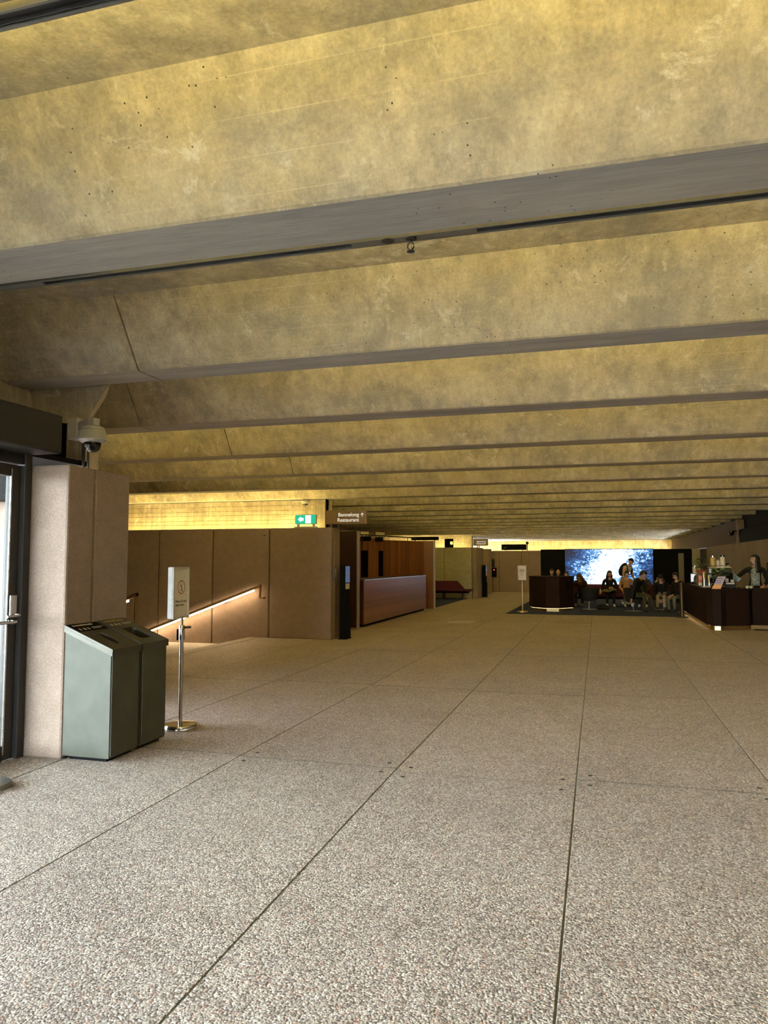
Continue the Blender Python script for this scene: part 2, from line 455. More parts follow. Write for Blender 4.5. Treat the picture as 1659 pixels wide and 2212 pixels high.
def trough_light(i):
    y = BEAMS[i] + WID[i]
    flush = i <= 3
    xs = -2.95 if i <= 3 else (-3.9 if i == 4 else -9.0)
    xe = 5.2 if BEAMS[i] > 10 else 8.0
    z = SOF + (.004 if flush else .115)
    where = {1: 'behind the camera', 2: 'at the far edge of the first beam overhead', 3: 'with dark slots and a sprinkler beside the second grey soffit'}.get(i)
    o = thing('strip_light', ('long grey strip light fitting ' + where) if where else 'long strip light fitting hidden in a ceiling trough between beams', 'light', (0, y, z), 0,
              None if where else 'strip lights hidden between the beams')
    x_l = xs - 1.9 if flush else xs
    if flush:
        slots = [(-3.38, -1.30), (-.59, 2.6), (3.2, 6.0)] if i == 3 else [(-2.9, 1.2), (1.8, 5)]
        h = MB(); h.box(x_l, xe, .024, .034, 0, .05).box(x_l, xe, .088, .10, 0, .05).box(x_l, xe, .024, .10, .05, .06)
        cur = x_l
        for a, b in slots:
            h.box(cur, a, .034, .088, 0, .05); cur = b
        h.box(cur, xe, .034, .088, 0, .05)
        link_mesh('housing', h, 'steel_dark', o)
        for a, b in slots: link_mesh('louvre', MB().box(a, b, .036, .086, .018, .024).box(a, b, .074, .078, .002, .018), 'bronze_dark', o)
        zt = .062
    else:
        link_mesh('housing', MB().box(xs, xe, .024, .10, 0, .008).box(xs, xe, .094, .10, .008, .03), 'steel_dark', o)
        zt = .02
    link_mesh('lamp_tube', MB().prism_x([(.036, zt + .016), (.084, zt + .010), (.0845, zt + .014), (.0365, zt + .020)], xs + .05, xe - .05), 'lamp', o)
    if i == 3:
        link_mesh('cover_plate', MB().lathe([(.035, -.003), (.035, .001)], -1.085, .052, 20), 'bronze_dark', o)
for i in range(1, len(BEAMS)): trough_light(i)

# ---- granite panelled walls
def panel(parent, x0, x1, y0, y1, z0, z1, mat='granite', b=.012, name='granite_panel'):
    return link_mesh(name, MB().bbox(x0, x1, y0, y1, z0, z1, b, 0, 2), mat, parent)
# pillar by the doors
pil = struct('pillar', MB().box(-4.78, -4.36, 5.38, 6.18, -.02, 2.44), 'joint')
panel(pil, -4.80, -4.33, 5.35, 5.695, -.01, 2.47, b=.02)
panel(pil, -4.80, -4.33, 5.71, 6.22, -.01, 2.47, b=.02)
# concrete column head above it
head = struct('column_head')
link_mesh('shaft', MB().bbox(-5.23, -5.04, 6.40, 6.69, 0, 3.08, .012), 'concrete', head)
hb = MB(); a = [(-5.25, 6.38), (-4.97, 6.38), (-5.24, 6.72), (-5.25, 6.72)]; b = [(-6.3, 6.36), (-4.68, 6.36), (-5.12, 6.9), (-6.3, 6.9)]
hb.add([(x, y, 3.06) for x, y in a] + [(x, y, 3.46) for x, y in b] + [(x, y, 4.2) for x, y in b],
       [(3,2,1,0), (0,1,5,4), (1,2,6,5), (2,3,7,6), (3,0,4,7), (4,5,9,8), (5,6,10,9), (6,7,11,10), (7,4,8,11), (8,9,10,11)])
link_mesh('haunch', hb, 'concrete', head)
# facade of bronze framed glass to the left of the camera
tr = struct('trim_1', MB().bbox(-5.0, -4.40, -6.2, 5.345, 2.56, 2.89, .012), 'bronze_dark')
struct('trim_2', MB().box(-8, -5.235, 6.46, 6.6, 2.3, 3.40).box(-14, -5.4, 6.62, 6.74, 2.3, 4.34).box(-5.62, -5.01, -6.15, 6.45, 2.61, 2.66), 'black')  # upper wall box and low soffit panel are added to block daylight
d1 = struct('door_1')
link_mesh('door_frame', MB().bbox(-4.83, -4.70, 5.26, 5.345, -.02, 2.56, .006).box(-4.81, -4.72, 3.6, 5.26, 2.47, 2.56), 'bronze_dark', d1)
dl = link_mesh('door_leaf', MB().bbox(-4.80, -4.74, 5.15, 5.255, .0, 2.46, .004).bbox(-4.80, -4.74, 3.66, 3.78, .0, 2.46, .004).bbox(-4.80, -4.74, 3.78, 5.15, -.01, .12, .004).bbox(-4.80, -4.74, 3.78, 5.15, 2.36, 2.46, .004), 'bronze_dark', d1)
link_mesh('glass_pane', MB().box(-4.776, -4.764, 3.78, 5.15, .12, 2.36), 'glass', dl)
link_mesh('edge_strip', MB().box(-4.738, -4.730, 5.135, 5.150, .05, 2.42), 'chrome', dl)
link_mesh('lever_handle', MB().bbox(-4.74, -4.715, 5.165, 5.235, 1.17, 1.36, .006).tube([(-4.70, 5.20, 1.19), (-4.66, 5.20, 1.19), (-4.655, 5.06, 1.185)], .011), 'chrome', dl)
link_mesh('push_bar', MB().tube([(-4.69, 5.2, 1.135), (-4.69, 3.8, 1.135)], .014, 10).box(-4.74, -4.69, 5.16, 5.19, 1.12, 1.15), 'chrome', dl)
ys = [-6.2, -4.8, -3.4, -2.0, -.6, .8, 2.2, 3.6]
for i in range(len(ys)-1):
    w_ = struct(f'window_{i+1}')
    fr = link_mesh('window_frame', MB().bbox(-4.82, -4.72, ys[i+1]-.06, ys[i+1], -.2, 2.56, .004).box(-4.82, -4.72, ys[i], ys[i+1]-.06, -.2, .06).box(-4.82, -4.72, ys[i], ys[i+1]-.06, 2.48, 2.56), 'bronze_dark', w_)
    link_mesh('glass_pane', MB().box(-4.776, -4.764, ys[i], ys[i+1]-.06, .06, 2.48), 'glass', fr)
xs_ = [-4.75, -3.5, -2.2]
for i in range(2):
    w_ = struct(f'window_{i+8}')
    fr = link_mesh('window_frame', MB().bbox(xs_[i+1]-.06, xs_[i+1], -6.25, -6.15, -.25, 2.6, .004).box(xs_[i], xs_[i+1]-.06, -6.25, -6.15, -.25, .04).box(xs_[i], xs_[i+1]-.06, -6.25, -6.15, 2.52, 2.6), 'bronze_dark', w_)
    link_mesh('glass_pane', MB().box(xs_[i], xs_[i+1]-.06, -6.206, -6.194, .04, 2.52), 'glass', fr)
struct('wall_entrance', MB().box(-2.2, 5.6, -6.5, -6.2, -.3, 4.4).box(-5.62, -2.2, -6.5, -6.2, 2.6, 4.4), 'granite')
struct('canopy_fascia', MB().bbox(-5.85, -5.625, -6.5, 6.46, 2.60, 4.6, .01), 'concrete')  # unseen wall, added to keep sky light off the beams and column head
# wall closing the hall behind the pillar, outer left wall
struct('wall_left', MB().box(-14, -5.5, 6.95, 7.15, -2.5, 3.4).box(-14.2, -14, 6.95, 66, -2.5, 4.4), 'granite')
# wall along the far side of the stairs
ws = struct('wall_stair', MB().box(-13.9, -5.52, 15.03, 15.30, -2.5, 2.33).box(-5.9, -5.5, 15.03, 15.53, 0, 2.33), 'joint')
jx = [-5.50, -6.895, -8.27, -9.645, -11.02, -12.4, -13.8]
for a, b in zip(jx[1:], jx[:-1]):
    panel(ws, a + .010, b - .010 if b < -5.6 else b + .05, 15.0, 15.12, -2.4 if b < -6.8 else 0.0, 2.38, b=.02)
panel(ws, -5.60, -5.452, 15.125, 15.165, 0, 2.36); panel(ws, -5.85, -5.44, 15.185, 15.52, 0, 2.38, b=.02)
link_mesh('wall_spill_mark', MB().box(-7.04, -6.98, 14.997, 15.0, 2.215, 2.235), 'joint', ws)
# timber wall and fin behind the reception desk
wr = struct('wall_reception')
link_mesh('timber_fin', MB().bbox(-6.45, -5.64, 17.33, 17.43, .05, 2.40, .006), 'wood_dark', wr)
link_mesh('fin_edge', MB().box(-5.64, -5.60, 17.325, 17.435, .05, 2.40), plain('pale edge strip', (.30, .25, .24), .4), wr)  # fin end face; the light on it is put into a paler colour
link_mesh('fin_foot', MB().box(-6.4, -5.66, 17.34, 17.42, 0, .05), 'chrome', wr)
E0 = Vector((-5.95, 26.05, 0)); dW = Vector((-.512, -.859, 0)); nW = Vector((.859, -.512, 0))
def wq(t, d): q = E0 + dW*t + nW*d; return (q.x, q.y)
def wall_piece(name, t0, t1, d0, d1, z0, z1, mat):
    return link_mesh(name, MB().prism([wq(t1, d0), wq(t1, d1), wq(t0, d1), wq(t0, d0)], z0, z1), mat, wr)
t = 0.0
rr = random.Random(3)
while t < 6.4:
    w = .1125
    tall = 2.39
    z0 = .03
    tc_ = t + w/2
    if 2.07 <= tc_ <= 2.29 or 2.74 <= tc_ <= 3.0: z0 = 2.03; tall = 2.36
    elif 2.29 < tc_ < 2.74: tall = 2.43
    elif tc_ > 3.0: tall = 2.45
    wall_piece('timber_board', t + .004, t + w - .004, .0 - rr.uniform(0, .006), .03 + rr.uniform(0, .008), z0, tall, 'wood')
    t += w
wall_piece('backing', 0, 6.4, -.30, -.25, .0, 2.30, 'black')
link_mesh('end_post', MB().bbox(-5.97, -5.60, 25.98, 26.16, .0, 2.40, .006), 'wood', wr)
link_mesh('end_edge', MB().box(-5.60, -5.565, 25.97, 26.17, 0, 2.40), plain('pale end strip', (.42, .37, .33), .4), wr)
link_mesh('door_knob', MB().ball((-5.70, 25.96, 1.06), .018), 'chrome', wr)
# lounge wall, piers, far walls
wl_ = struct('wall_lounge', MB().box(-9.5, -5.52, 33.84, 34.1, 0, 2.28), 'joint')
for a, b in ((-9.5, -8.16), (-8.14, -6.79), (-6.77, -5.50)): panel(wl_, a, b, 33.8, 33.9, 0, 2.32, 'granite_pale')
panel(wl_, -5.48, -5.27, 33.82, 35.85, 0, 2.32); panel(wl_, -7.5, -5.36, 38.5, 38.62, 0, 2.33); panel(wl_, -5.80, -5.33, 38.64, 39.2, 0, 2.33)
wf = struct('wall_far', MB().box(-8, -3.0, 42.05, 42.3, 0, 2.25).box(-3.0, 5.5, 42.1, 42.4, 0, 2.33), 'joint')
for a, b in ((-7.0, -5.69), (-5.67, -5.30), (-5.28, -4.06), (-4.04, -3.0)): panel(wf, a, b, 42.0, 42.1, 0, 2.29)
for a, b in ((-2.99, -1.72), (2.87, 4.76)): link_mesh('black_panel', MB().bbox(a, b, 41.98, 42.1, 0, 2.35, .01), 'black', wf)
link_mesh('black_panel', MB().bbox(-1.72, 2.87, 42.02, 42.1, 0, 2.35, .01), 'black', wf)
link_mesh('grey_strip_panel', MB().bbox(4.10, 4.36, 41.85, 41.97, 0, 2.12, .01), plain('grey laminate', (.16, .14, .12), .5), wf)
panel(wf, 4.78, 5.18, 41.98, 42.1, 0, 2.33, 'granite_pale')
# right wall
wrt = struct('wall_right', MB().box(5.53, 5.8, -6.2, 44, 0, 2.38), 'joint')
yy = 42.0; 
while yy > -6:
    panel(wrt, 5.49, 5.6, yy - 1.362, yy, 0, 2.42); yy -= 1.375
struct('trim_3', MB().bbox(5.50, 6.2, -6.2, 33.3, 2.42, 2.95, .01).box(5.7, 6.2, -6.2, 64, 2.42, 4.2), 'black')
struct('trim_4', MB().box(5.60, 5.70, 33.3, 64, 2.42, 3.4), plain('dark brown bulkhead', (.05, .028, .018), .8))
struct('trim_5', MB().bbox(5.47, 5.72, 32.7, 33.2, 2.42, 3.36, .01), 'granite')
# the glowing concrete friezes behind the walls
def frieze(name, x0, x1, y, col, z0=1.9, z1=3.40):
    o = struct(name)
    z = z0; k = 0
    hts = [.55, .13, .16, .11, .15, .12, .14, .2]
    while z < z1 - .01:
        h = min(hts[k % 8], z1 - z)
        link_mesh('board_cast_course', MB().bbox(x0, x1, y - random.uniform(0, .006), y + .2, z + .003, z + h - .003, .005), 'concrete', o)
        z += h; k += 1
    link_mesh('core', MB().box(x0, x1, y + .02, y + .22, 0, z1), 'joint', o)
    if col: link_mesh('end_column', MB().bbox(x1 - .33, x1, y - .06, y + .5, 0, z1, .01), 'concrete', o)
    return o
frieze('wall_frieze', -14, -7.30, 19.62, True)
frieze('wall_frieze_middle', -14, -8.15, 50.3, True, 1.9, 3.4)
frieze('wall_frieze_far', -10, 7.3, 62.0, False, 1.9, 3.4)
struct('wall_far_side', MB().box(7.3, 7.5, 44, 66, 0, 4.4).box(5.8, 7.5, 43.8, 44.0, 0, 4.4), 'granite')
struct('wall_back', MB().box(-14, 8.5, 65.8, 66, 0, 4.4), 'granite')
def ledge(x0, x1, y, label):
    o = thing('cove_light', label, 'light', (0, y, 0))
    link_mesh('ledge', MB().box(x0, x1, -.12, .12, 0, 2.28), 'granite', o)
    link_mesh('lamp_tube', MB().box(x0 + .1, x1 - .1, -.04, .04, 2.30, 2.31), 'lamp_frieze', o)
ledge(-13.9, -7.35, 19.2, 'warm cove light washing the concrete frieze above the stair wall')
ledge(-13.9, -8.3, 49.85, 'warm cove light washing the frieze behind the lounge bench')
ledge(-9.8, 5.4, 61.5, 'warm cove light washing the long frieze above the screen')

# ================================================================== OBJECTS
# ---- two waste bins against the pillar
def bin_unit(y, slot, label, head_mat):
    o = thing('waste_bin', label, 'bin', (-4.325, y, ground(y)), 0)
    D, L = .45, .400
    zb, zf = 1.085, .905
    link_mesh('plinth', MB().box(.05, D - .04, .03, L - .03, 0, .03), 'black', o)
    b = MB().prism_y([(0, .03), (D, .03), (D, zf), (0, zb)], .004, L - .004)
    b.f.pop(4); b.mi.pop(4)                                # open top under the lid
    link_mesh('body', b, 'bin', o)
    link_mesh('door_panel', MB().bbox(D, D + .012, .012, L - .012, .045, zf - .03, .004), 'bin', o)
    sl = (zf - zb) / D
    def top(x): return zb + sl * x
    # lid: sloping frame around the opening
    lid = MB()
    def plate(x0, x1, y0, y1, lift=.0, th=.022, mi=0):
        lid.add([(x0,y0,top(x0)+lift),(x1,y0,top(x1)+lift),(x1,y1,top(x1)+lift),(x0,y1,top(x0)+lift),
                 (x0,y0,top(x0)+lift+th),(x1,y0,top(x1)+lift+th),(x1,y1,top(x1)+lift+th),(x0,y1,top(x0)+lift+th)],
                [(0,3,2,1),(4,5,6,7),(0,1,5,4),(1,2,6,5),(2,3,7,6),(3,0,4,7)], mi)
    hx0, hx1, hy0, hy1 = (.175, .395, .15, .235) if slot else (.165, .385, .095, .29)
    plate(-.005, hx0, -.006, L + .004); plate(hx1, D + .022, -.006, L + .004)
    plate(hx0, hx1, -.006, hy0); plate(hx0, hx1, hy1, L + .004)
    plate(-.004, D + .022, -.008, .004, -.035, .036)
    plate(D + .010, D + .022, -.006, L + .004, -.035, .036)
    lo = link_mesh('lid', lid, 'bin_top', o)
    n = 14; rim = []
    ring = []
    cx, cyy = (hx0 + hx1)/2, (hy0 + hy1)/2; a, b2 = (hx1 - hx0)/2, (hy1 - hy0)/2
    p = 1.0 if slot else .32
    for k in range(n*2):
        t = PI*k/n; c_, s_ = math.cos(t), math.sin(t)
        ring.append((cx + (a-.004)*math.copysign(abs(c_)**p, c_), cyy + (b2-.004)*math.copysign(abs(s_)**(p if not slot else .7), s_)))
    v = []; f = []
    m = len(ring)
    outer = []
    for (x, yy) in ring:                              # outer loop pushed to the cut rectangle
        dx, dy = x - cx, yy - cyy; s_ = 1/max(abs(dx)/a, abs(dy)/b2, 1e-6); outer.append((cx + dx*s_, cyy + dy*s_))
    for (x, yy) in outer: v.append((x, yy, top(x) + .021))
    for (x, yy) in ring: v.append((x, yy, top(x) + .021))
    for (x, yy) in ring: v.append((x, yy, top(x) - .10))
    for k in range(m):
        k2 = (k+1) % m
        f += [(k, k2, k2+m, k+m), (k+m, k2+m, k2+2*m, k+2*m)]
    f.append(tuple(range(2*m, 3*m)))
    q = MB(); q.add(v, f[:-1], 0); q.v += []; q.f.append(f[-1]); q.mi.append(1)
    link_mesh('aperture', q, ['bin_top', 'black'], o)
    st_ = MB()                                        # header strip with its printed line
    st_.add([(.004,.01,top(.004)+.0225),(.135,.01,top(.135)+.0225),(.135,L-.01,top(.135)+.0225),(.004,L-.01,top(.004)+.0225),
             (.004,.01,top(.004)+.0245),(.135,.01,top(.135)+.0245),(.135,L-.01,top(.135)+.0245),(.004,L-.01,top(.004)+.0245)],
            [(0,3,2,1),(4,5,6,7),(0,1,5,4),(1,2,6,5),(2,3,7,6),(3,0,4,7)])
    sp = link_mesh('label_strip', st_, 'black' if slot else 'bin_top', o)
    pr = MB()
    def mark(x0, x1, y0, y1): pr.add([(x0,y0,top(x0)+.0252),(x1,y0,top(x1)+.0252),(x1,y1,top(x1)+.0252),(x0,y1,top(x0)+.0252)], [(0,1,2,3)])
    yy = .04; r2 = random.Random(5 if slot else 9)
    while yy < .30:
        w = r2.uniform(.010, .022); mark(.020 + r2.uniform(0, .006), .045, yy, yy + w); yy += w + .005
    link_mesh('lettering', pr, head_mat, sp)
    for k in range(3):
        pr = MB(); mark(.085, .118, .05 + .055*k, .05 + .055*k + (.028 if k == 1 else .020)); link_mesh('pictogram', pr, 'paper', sp)
    for x0, x1, y1 in ((.082, .090, .38), (.102, .109, .33)):
        pr = MB(); mark(x0, x1, .22, y1); link_mesh('printed_line', pr, 'paper', sp)
    return o
bin_unit(5.355, True, 'grey green metal bin with a slot opening, lit side towards the glass door', 'paper')
bin_unit(5.780, False, 'grey green metal bin with a wide rectangular opening, beside the chrome sign stand', plain('yellow print', (.50, .40, .08), .5))

# ---- sign stands
def base_disc(r, h=.05): return MB().lathe([(r, 0), (r, h*.7), (r*.96, h), (r*.82, h*1.05), (.03, h*1.12), (.001, h*1.12)], 0, 0, 32)
o = thing('sign_stand', 'chrome pole sign stand with a notice in a thick frame behind the bins', 'sign', (-3.985, 6.63, 0))
link_mesh('base', base_disc(.165, .045), 'chrome', o, True)
link_mesh('pole', MB().lathe([(.021, .045), (.021, .93)], 0, 0, 16), 'chrome', o, True)
link_mesh('collar', MB().lathe([(.030, .86), (.030, 1.0), (.026, 1.01)], 0, 0, 16), 'chrome', o, True)
link_mesh('knob', MB().tube([(.02, .02, .985), (.055, .075, .985)], .012, 10).box(-.045, -.028, -.02, .02, .86, .97), 'black_gloss', o)
link_mesh('upper_pole', MB().lathe([(.013, .9), (.013, 1.09)], 0, 0, 12), 'steel_dark', o)
fr = link_mesh('sign_frame', MB().bbox(-.075, -.018, -.15, .15, 1.075, 1.585, .006).box(-.018, -.008, -.15, -.128, 1.075, 1.585).box(-.018, -.008, .128, .15, 1.075, 1.585).box(-.018, -.008, -.128, .128, 1.075, 1.097).box(-.018, -.008, -.128, .128, 1.563, 1.585), plain('pale aluminium', (.66, .66, .65), .45, .3), o)
nt = link_mesh('notice', MB().box(-.018, -.013, -.127, .127, 1.098, 1.562), 'paper', o)
def ring_yz(x, cyy, cz, r0, r1, n=32):
    q = MB(); v = []
    for k in range(n):
        t = 2*PI*k/n; v += [(x, cyy + r0*math.cos(t), cz + r0*math.sin(t)), (x, cyy + r1*math.cos(t), cz + r1*math.sin(t))]
    f = [(2*k, 2*k+1, (2*k+3) % (2*n), (2*k+2) % (2*n)) for k in range(n)]
    return q.add(v, f)
link_mesh('red_ring', ring_yz(-.0125, 0, 1.385, .060, .070), 'red_ink', nt)
link_mesh('dark_ring', ring_yz(-.0124, .0, 1.428, .020, .025), 'ink', nt)
link_mesh('figure_print', MB().tube([(-.0125, -.02, 1.405), (-.0125, .01, 1.38), (-.0125, -.004, 1.36), (-.0125, .018, 1.345)], .006, 6), 'ink', nt)
text('lettering', 'Please do not\nenter here', .036, (-.0125, -.105, 1.235), (PI/2, 0, PI/2), 'ink', nt)
o = thing('sign_stand', 'bronze pole sign stand with a white notice at the corner of the blue carpet', 'sign', (-2.38, 24.87, 0))
link_mesh('base', base_disc(.17, .05), 'brass', o, True)
link_mesh('pole', MB().lathe([(.024, .05), (.024, 1.06)], 0, 0, 14), 'brass', o, True)
M['sign_frame_bronze'] = plain('bronze sign frame', (.16, .10, .06), .35, .7)
fr = link_mesh('sign_frame', MB().bbox(-.145, .145, -.035, -.010, 1.04, 1.535, .004), 'sign_frame_bronze', o)
nt = link_mesh('notice', MB().box(-.118, .118, -.040, -.036, 1.062, 1.50), 'paper', o)
link_mesh('lettering', MB().box(-.085, .085, -.0415, -.0405, 1.375, 1.40).box(-.080, .080, -.0415, -.0405, 1.335, 1.36), 'ink', nt)
link_mesh('fine_print', MB().box(-.06, .07, -.0415, -.0405, 1.265, 1.28).box(-.05, .06, -.0415, -.0405, 1.235, 1.25).box(-.05, .05, -.0415, -.0405, 1.20, 1.21), plain('grey fine print', (.35, .28, .2), .7), nt)
fr.rotation_euler = nt.rotation_euler = (0, 0, 0)
# stanchion whose base disc shows at the left edge
o = thing('stanchion', 'steel barrier post with round grey base, standing by the glass door', 'barrier post', (-4.33, 4.57, ground(4.57)))
link_mesh('base', base_disc(.165, .035), plain('satin steel', (.30, .30, .29), .35, .8), o, True)
link_mesh('pole', MB().lathe([(.028, .036), (.028, .95)], 0, 0, 16), 'chrome', o, True)
link_mesh('head', MB().lathe([(.035, .95), (.035, 1.03), (.028, 1.045), (.001, 1.045)], 0, 0, 16), 'black_gloss', o, True)
# bronze belt post beside the bar
o = thing('stanchion', 'dark bronze barrier post at the near end of the bar, by the carpet edge', 'barrier post', (2.40, 23.85, 0))
link_mesh('base', base_disc(.18, .03), 'bronze_dark', o, True)
link_mesh('pole', MB().lathe([(.065, .03), (.065, 1.0), (.055, 1.03), (.001, 1.035)], 0, 0, 18), plain('brown bronze post', (.07, .042, .02), .4, .6), o, True)

# ---- security cameras
o = thing('security_camera', 'pale grey dome security camera on a wall arm above the granite pillar', 'camera', (-4.93, 6.36, 2.97))
link_mesh('mounting_plate', MB().bbox(-.17, -.055, -.10, .035, -.105, .115, .008), 'camera_grey', o)
arm = MB().prism([(-.055, -.085), (.17, -.235), (.245, -.245), (.27, -.19), (.24, -.14), (.0, .02), (-.055, .02)], -.012, .065)
link_mesh('arm', arm, 'camera_grey', o)
hx, hy = .200, -.190
link_mesh('housing', MB().lathe([(.06, .0), (.095, -.014), (.108, -.022), (.108, -.044), (.104, -.047), (.117, -.05), (.138, -.135), (.138, -.146), (.105, -.170), (.05, -.172)], hx, hy, 40), 'camera_grey', o, True)
link_mesh('dome', MB().lathe([(.082, -.168), (.082, -.195), (.074, -.225), (.052, -.252), (.026, -.264), (.001, -.267)], hx, hy, 32), 'black_gloss', o, True)
link_mesh('lens', MB().ball((hx - .01, hy - .066, -.205), (.026, .018, .026), 14, 10), 'steel_dark', o, True)
link_mesh('conduit', MB().tube([(-.03, .045, -.10), (-.03, .045, -.40)], .012, 8).tube([(-.075, .030, -.10), (-.075, .030, -.42)], .018, 8), 'bronze_dark', o)
o = thing('security_camera', 'small white dome camera with conduit high on the glowing frieze', 'camera', (-7.87, 19.52, 3.34))
link_mesh('mounting_plate', MB().box(-.09, .09, -.02, .09, .0, .06), 'white_plastic', o)
link_mesh('housing', MB().lathe([(.11, .01), (.11, -.03), (.085, -.06)], 0, -.02, 24), 'white_plastic', o, True)
link_mesh('dome', MB().ball((0, -.02, -.06), (.08, .08, .05), 16, 10), 'black_gloss', o, True)
link_mesh('conduit', MB().tube([(-.09, .05, .03), (-.36, .05, .02), (-.43, .05, -.03), (-.44, .05, -.12), (-.44, .05, -.48)], .012, 8), 'white_plastic', o)
o = thing('security_camera', 'black camera on a short pole at the end of the dark display box', 'camera', (-3.73, 42.06, 2.295))
link_mesh('pole', MB().lathe([(.03, 0), (.03, .38)], 0, 0, 10), 'bronze_dark', o)
link_mesh('housing', MB().ball((0, 0, .42), .085, 14, 10), 'black_gloss', o, True)
o = thing('security_camera', 'black bracket camera on the pale column above the right wall', 'camera', (5.46, 32.9, 2.86))
link_mesh('bracket', MB().box(-.22, .0, -.03, .03, .02, .06), 'black', o)
link_mesh('housing', MB().lathe([(.10, .05), (.12, -.02), (.10, -.07)], -.2, 0, 16).ball((-.2, 0, -.07), (.09, .09, .08), 14, 8), 'black_gloss', o, True)

# sprinkler hanging from the strip light
o = thing('sprinkler', 'small dark sprinkler head hanging below the grey beam soffit', 'sprinkler', (-.955, 3.88, SOF))
link_mesh('escutcheon', MB().lathe([(.030, .0), (.030, -.004), (.012, -.008)], 0, 0, 18), 'bronze_dark', o)
link_mesh('frame_arms', MB().tube([(0, 0, -.005), (0, 0, -.02), (-.016, 0, -.03), (-.018, 0, -.05), (0, 0, -.068)], .004, 6).tube([(0, 0, -.02), (.016, 0, -.03), (.018, 0, -.05), (0, 0, -.068)], .004, 6), 'bronze_dark', o)
link_mesh('bulb', MB().ball((0, 0, -.042), (.006, .006, .018), 8, 6), 'amber', o)
link_mesh('deflector', MB().lathe([(.022, -.070), (.022, -.074), (.001, -.076)], 0, 0, 14), 'bronze_dark', o)

# ---- handrails with lamps underneath
def handrail(label, y, x0, z0, sl, length, post, side):
    o = thing('handrail', label, 'handrail', (x0, y, z0))
    x1 = -length; z1 = -sl*length
    d = Vector((x1, 0, z1)).normalized(); nrm = Vector((-d.z, 0, d.x))
    w = .05
    def bar(a, b, h0, h1, hw):
        a = Vector(a); b = Vector(b); q = MB(); v = []
        for p in (a, b):
            for (dy, dn) in ((-hw, h0), (hw, h0), (hw, h1), (-hw, h1)): v.append(p + Vector((0, dy, 0)) + Vector((0, 0, dn)))
        return q.add(v, [(0,1,2,3), (7,6,5,4), (0,4,5,1), (1,5,6,2), (2,6,7,3), (3,7,4,0)])
    link_mesh('rail', bar((0,0,0), (x1,0,z1), -.055, .0, .032), 'rail_bronze', o)
    if post == 'return':
        link_mesh('end_return', MB().bbox(-.035, .0, -.03, .03, -.27, .0, .004).bbox(-.035, .075, -.03, .085*side, -.31, -.27, .004), 'rail_bronze', o)
    else:
        link_mesh('post', MB().bbox(-.04, .0, -.03, .03, -z0 + .0, 0, .004), 'rail_bronze', o)
    L = .95; t = .16
    while t + L < length + .3:
        a = t; b = min(t + L - .02, length - .05)
        link_mesh('lamp', bar((-a, 0, -sl*a - .055), (-b, 0, -sl*b - .055), -.028, -.004, .020), 'lamp_rail', o)
        t += L
    k = .9
    while k < length:
        link_mesh('bracket', MB().box(-k - .02, -k + .02, min(0, side*.14), max(0, side*.14), -sl*k - .085, -sl*k - .055), 'bronze_dark', o)
        k += 1.9
    return o
handrail('bronze handrail lit from below along the far stair wall', 14.86, -7.02, 1.155, .37, 3.6, 'return', 1)
handrail('bronze handrail end with lamp at the near side of the stairs, partly behind the pillar', 10.35, -7.03, 1.15, .37, 3.4, 'post', -1)

# ---- signs on the walls
o = thing('direction_sign', 'brown restaurant sign with white lettering and arrow, above the stair wall corner', 'sign', (-5.15, 15.10, 2.45))
M['sign_brown'] = plain('brown acrylic', (.16, .10, .04), .3)
bd = link_mesh('board', MB().bbox(-.47, .46, -.02, .02, .0, .30, .004), 'sign_brown', o)
link_mesh('foot', MB().box(-.40, -.36, -.015, .015, -.07, .0), 'bronze_dark', o); link_mesh('foot', MB().box(-.2, -.16, -.015, .015, -.07, .0), 'bronze_dark', o)
text('lettering', 'Bennelong\nRestaurant', .112, (.29, -.0215, .165), (PI/2, 0, 0), 'sign_letter', bd, 'RIGHT', .001)
link_mesh('arrow', MB().box(.355, .367, -.023, -.021, .155, .235).add([(.361, -.022, .238), (.361, -.022, .222), (.327, -.022, .192), (.322, -.022, .200)], [(0,1,2,3)]).add([(.361, -.022, .238), (.400, -.022, .200), (.395, -.022, .192), (.361, -.022, .222)], [(0,1,2,3)]), 'sign_letter', bd)
o = thing('direction_sign', 'far brown restaurant sign with white lettering, above the small pier beyond the bench', 'sign', (-5.27, 35.0, 2.40))
bd = link_mesh('board', MB().bbox(-.34, .36, -.02, .02, .02, .33, .004), 'sign_brown', o)
link_mesh('foot', MB().box(-.16, -.12, -.015, .015, -.08, .02), 'bronze_dark', o); link_mesh('foot', MB().box(-.08, -.04, -.015, .015, -.08, .02), 'bronze_dark', o)
text('lettering', 'Bennelong\nRestaurant', .098, (.25, -.0215, .185), (PI/2, 0, 0), 'sign_letter', bd, 'RIGHT', .001)
o = thing('exit_sign', 'lit green exit sign with white arrow on top of the stair wall', 'sign', (-6.07, 15.08, 2.38))
link_mesh('bracket', MB().box(-.20, -.16, -.02, .02, 0, .09).box(.16, .2, -.02, .02, 0, .09).bbox(-.26, .26, -.03, .03, .0, .03, .004), 'white_plastic', o)
link_mesh('case', MB().bbox(-.245, .245, -.03, .04, .085, .285, .006), 'white_plastic', o)
link_mesh('sign_face', MB().box(-.235, .235, -.034, -.031, .09, .28), 'exit_green', o)
link_mesh('arrow', MB().add([(-.175, -.036, .185), (-.105, -.036, .245), (-.105, -.036, .215), (-.045, -.036, .215), (-.045, -.036, .155), (-.105, -.036, .155), (-.105, -.036, .125)], [(0,6,5,4,3,2,1)]), 'exit_white', o)
link_mesh('door_symbol', MB().box(.0, .125, -.037, -.035, .10, .27), 'exit_white', o)
o = thing('wall_plaque', 'small grey plaque with a pictogram beside the kiosk on the wall corner', 'plaque', (-5.435, 15.17, 1.25))
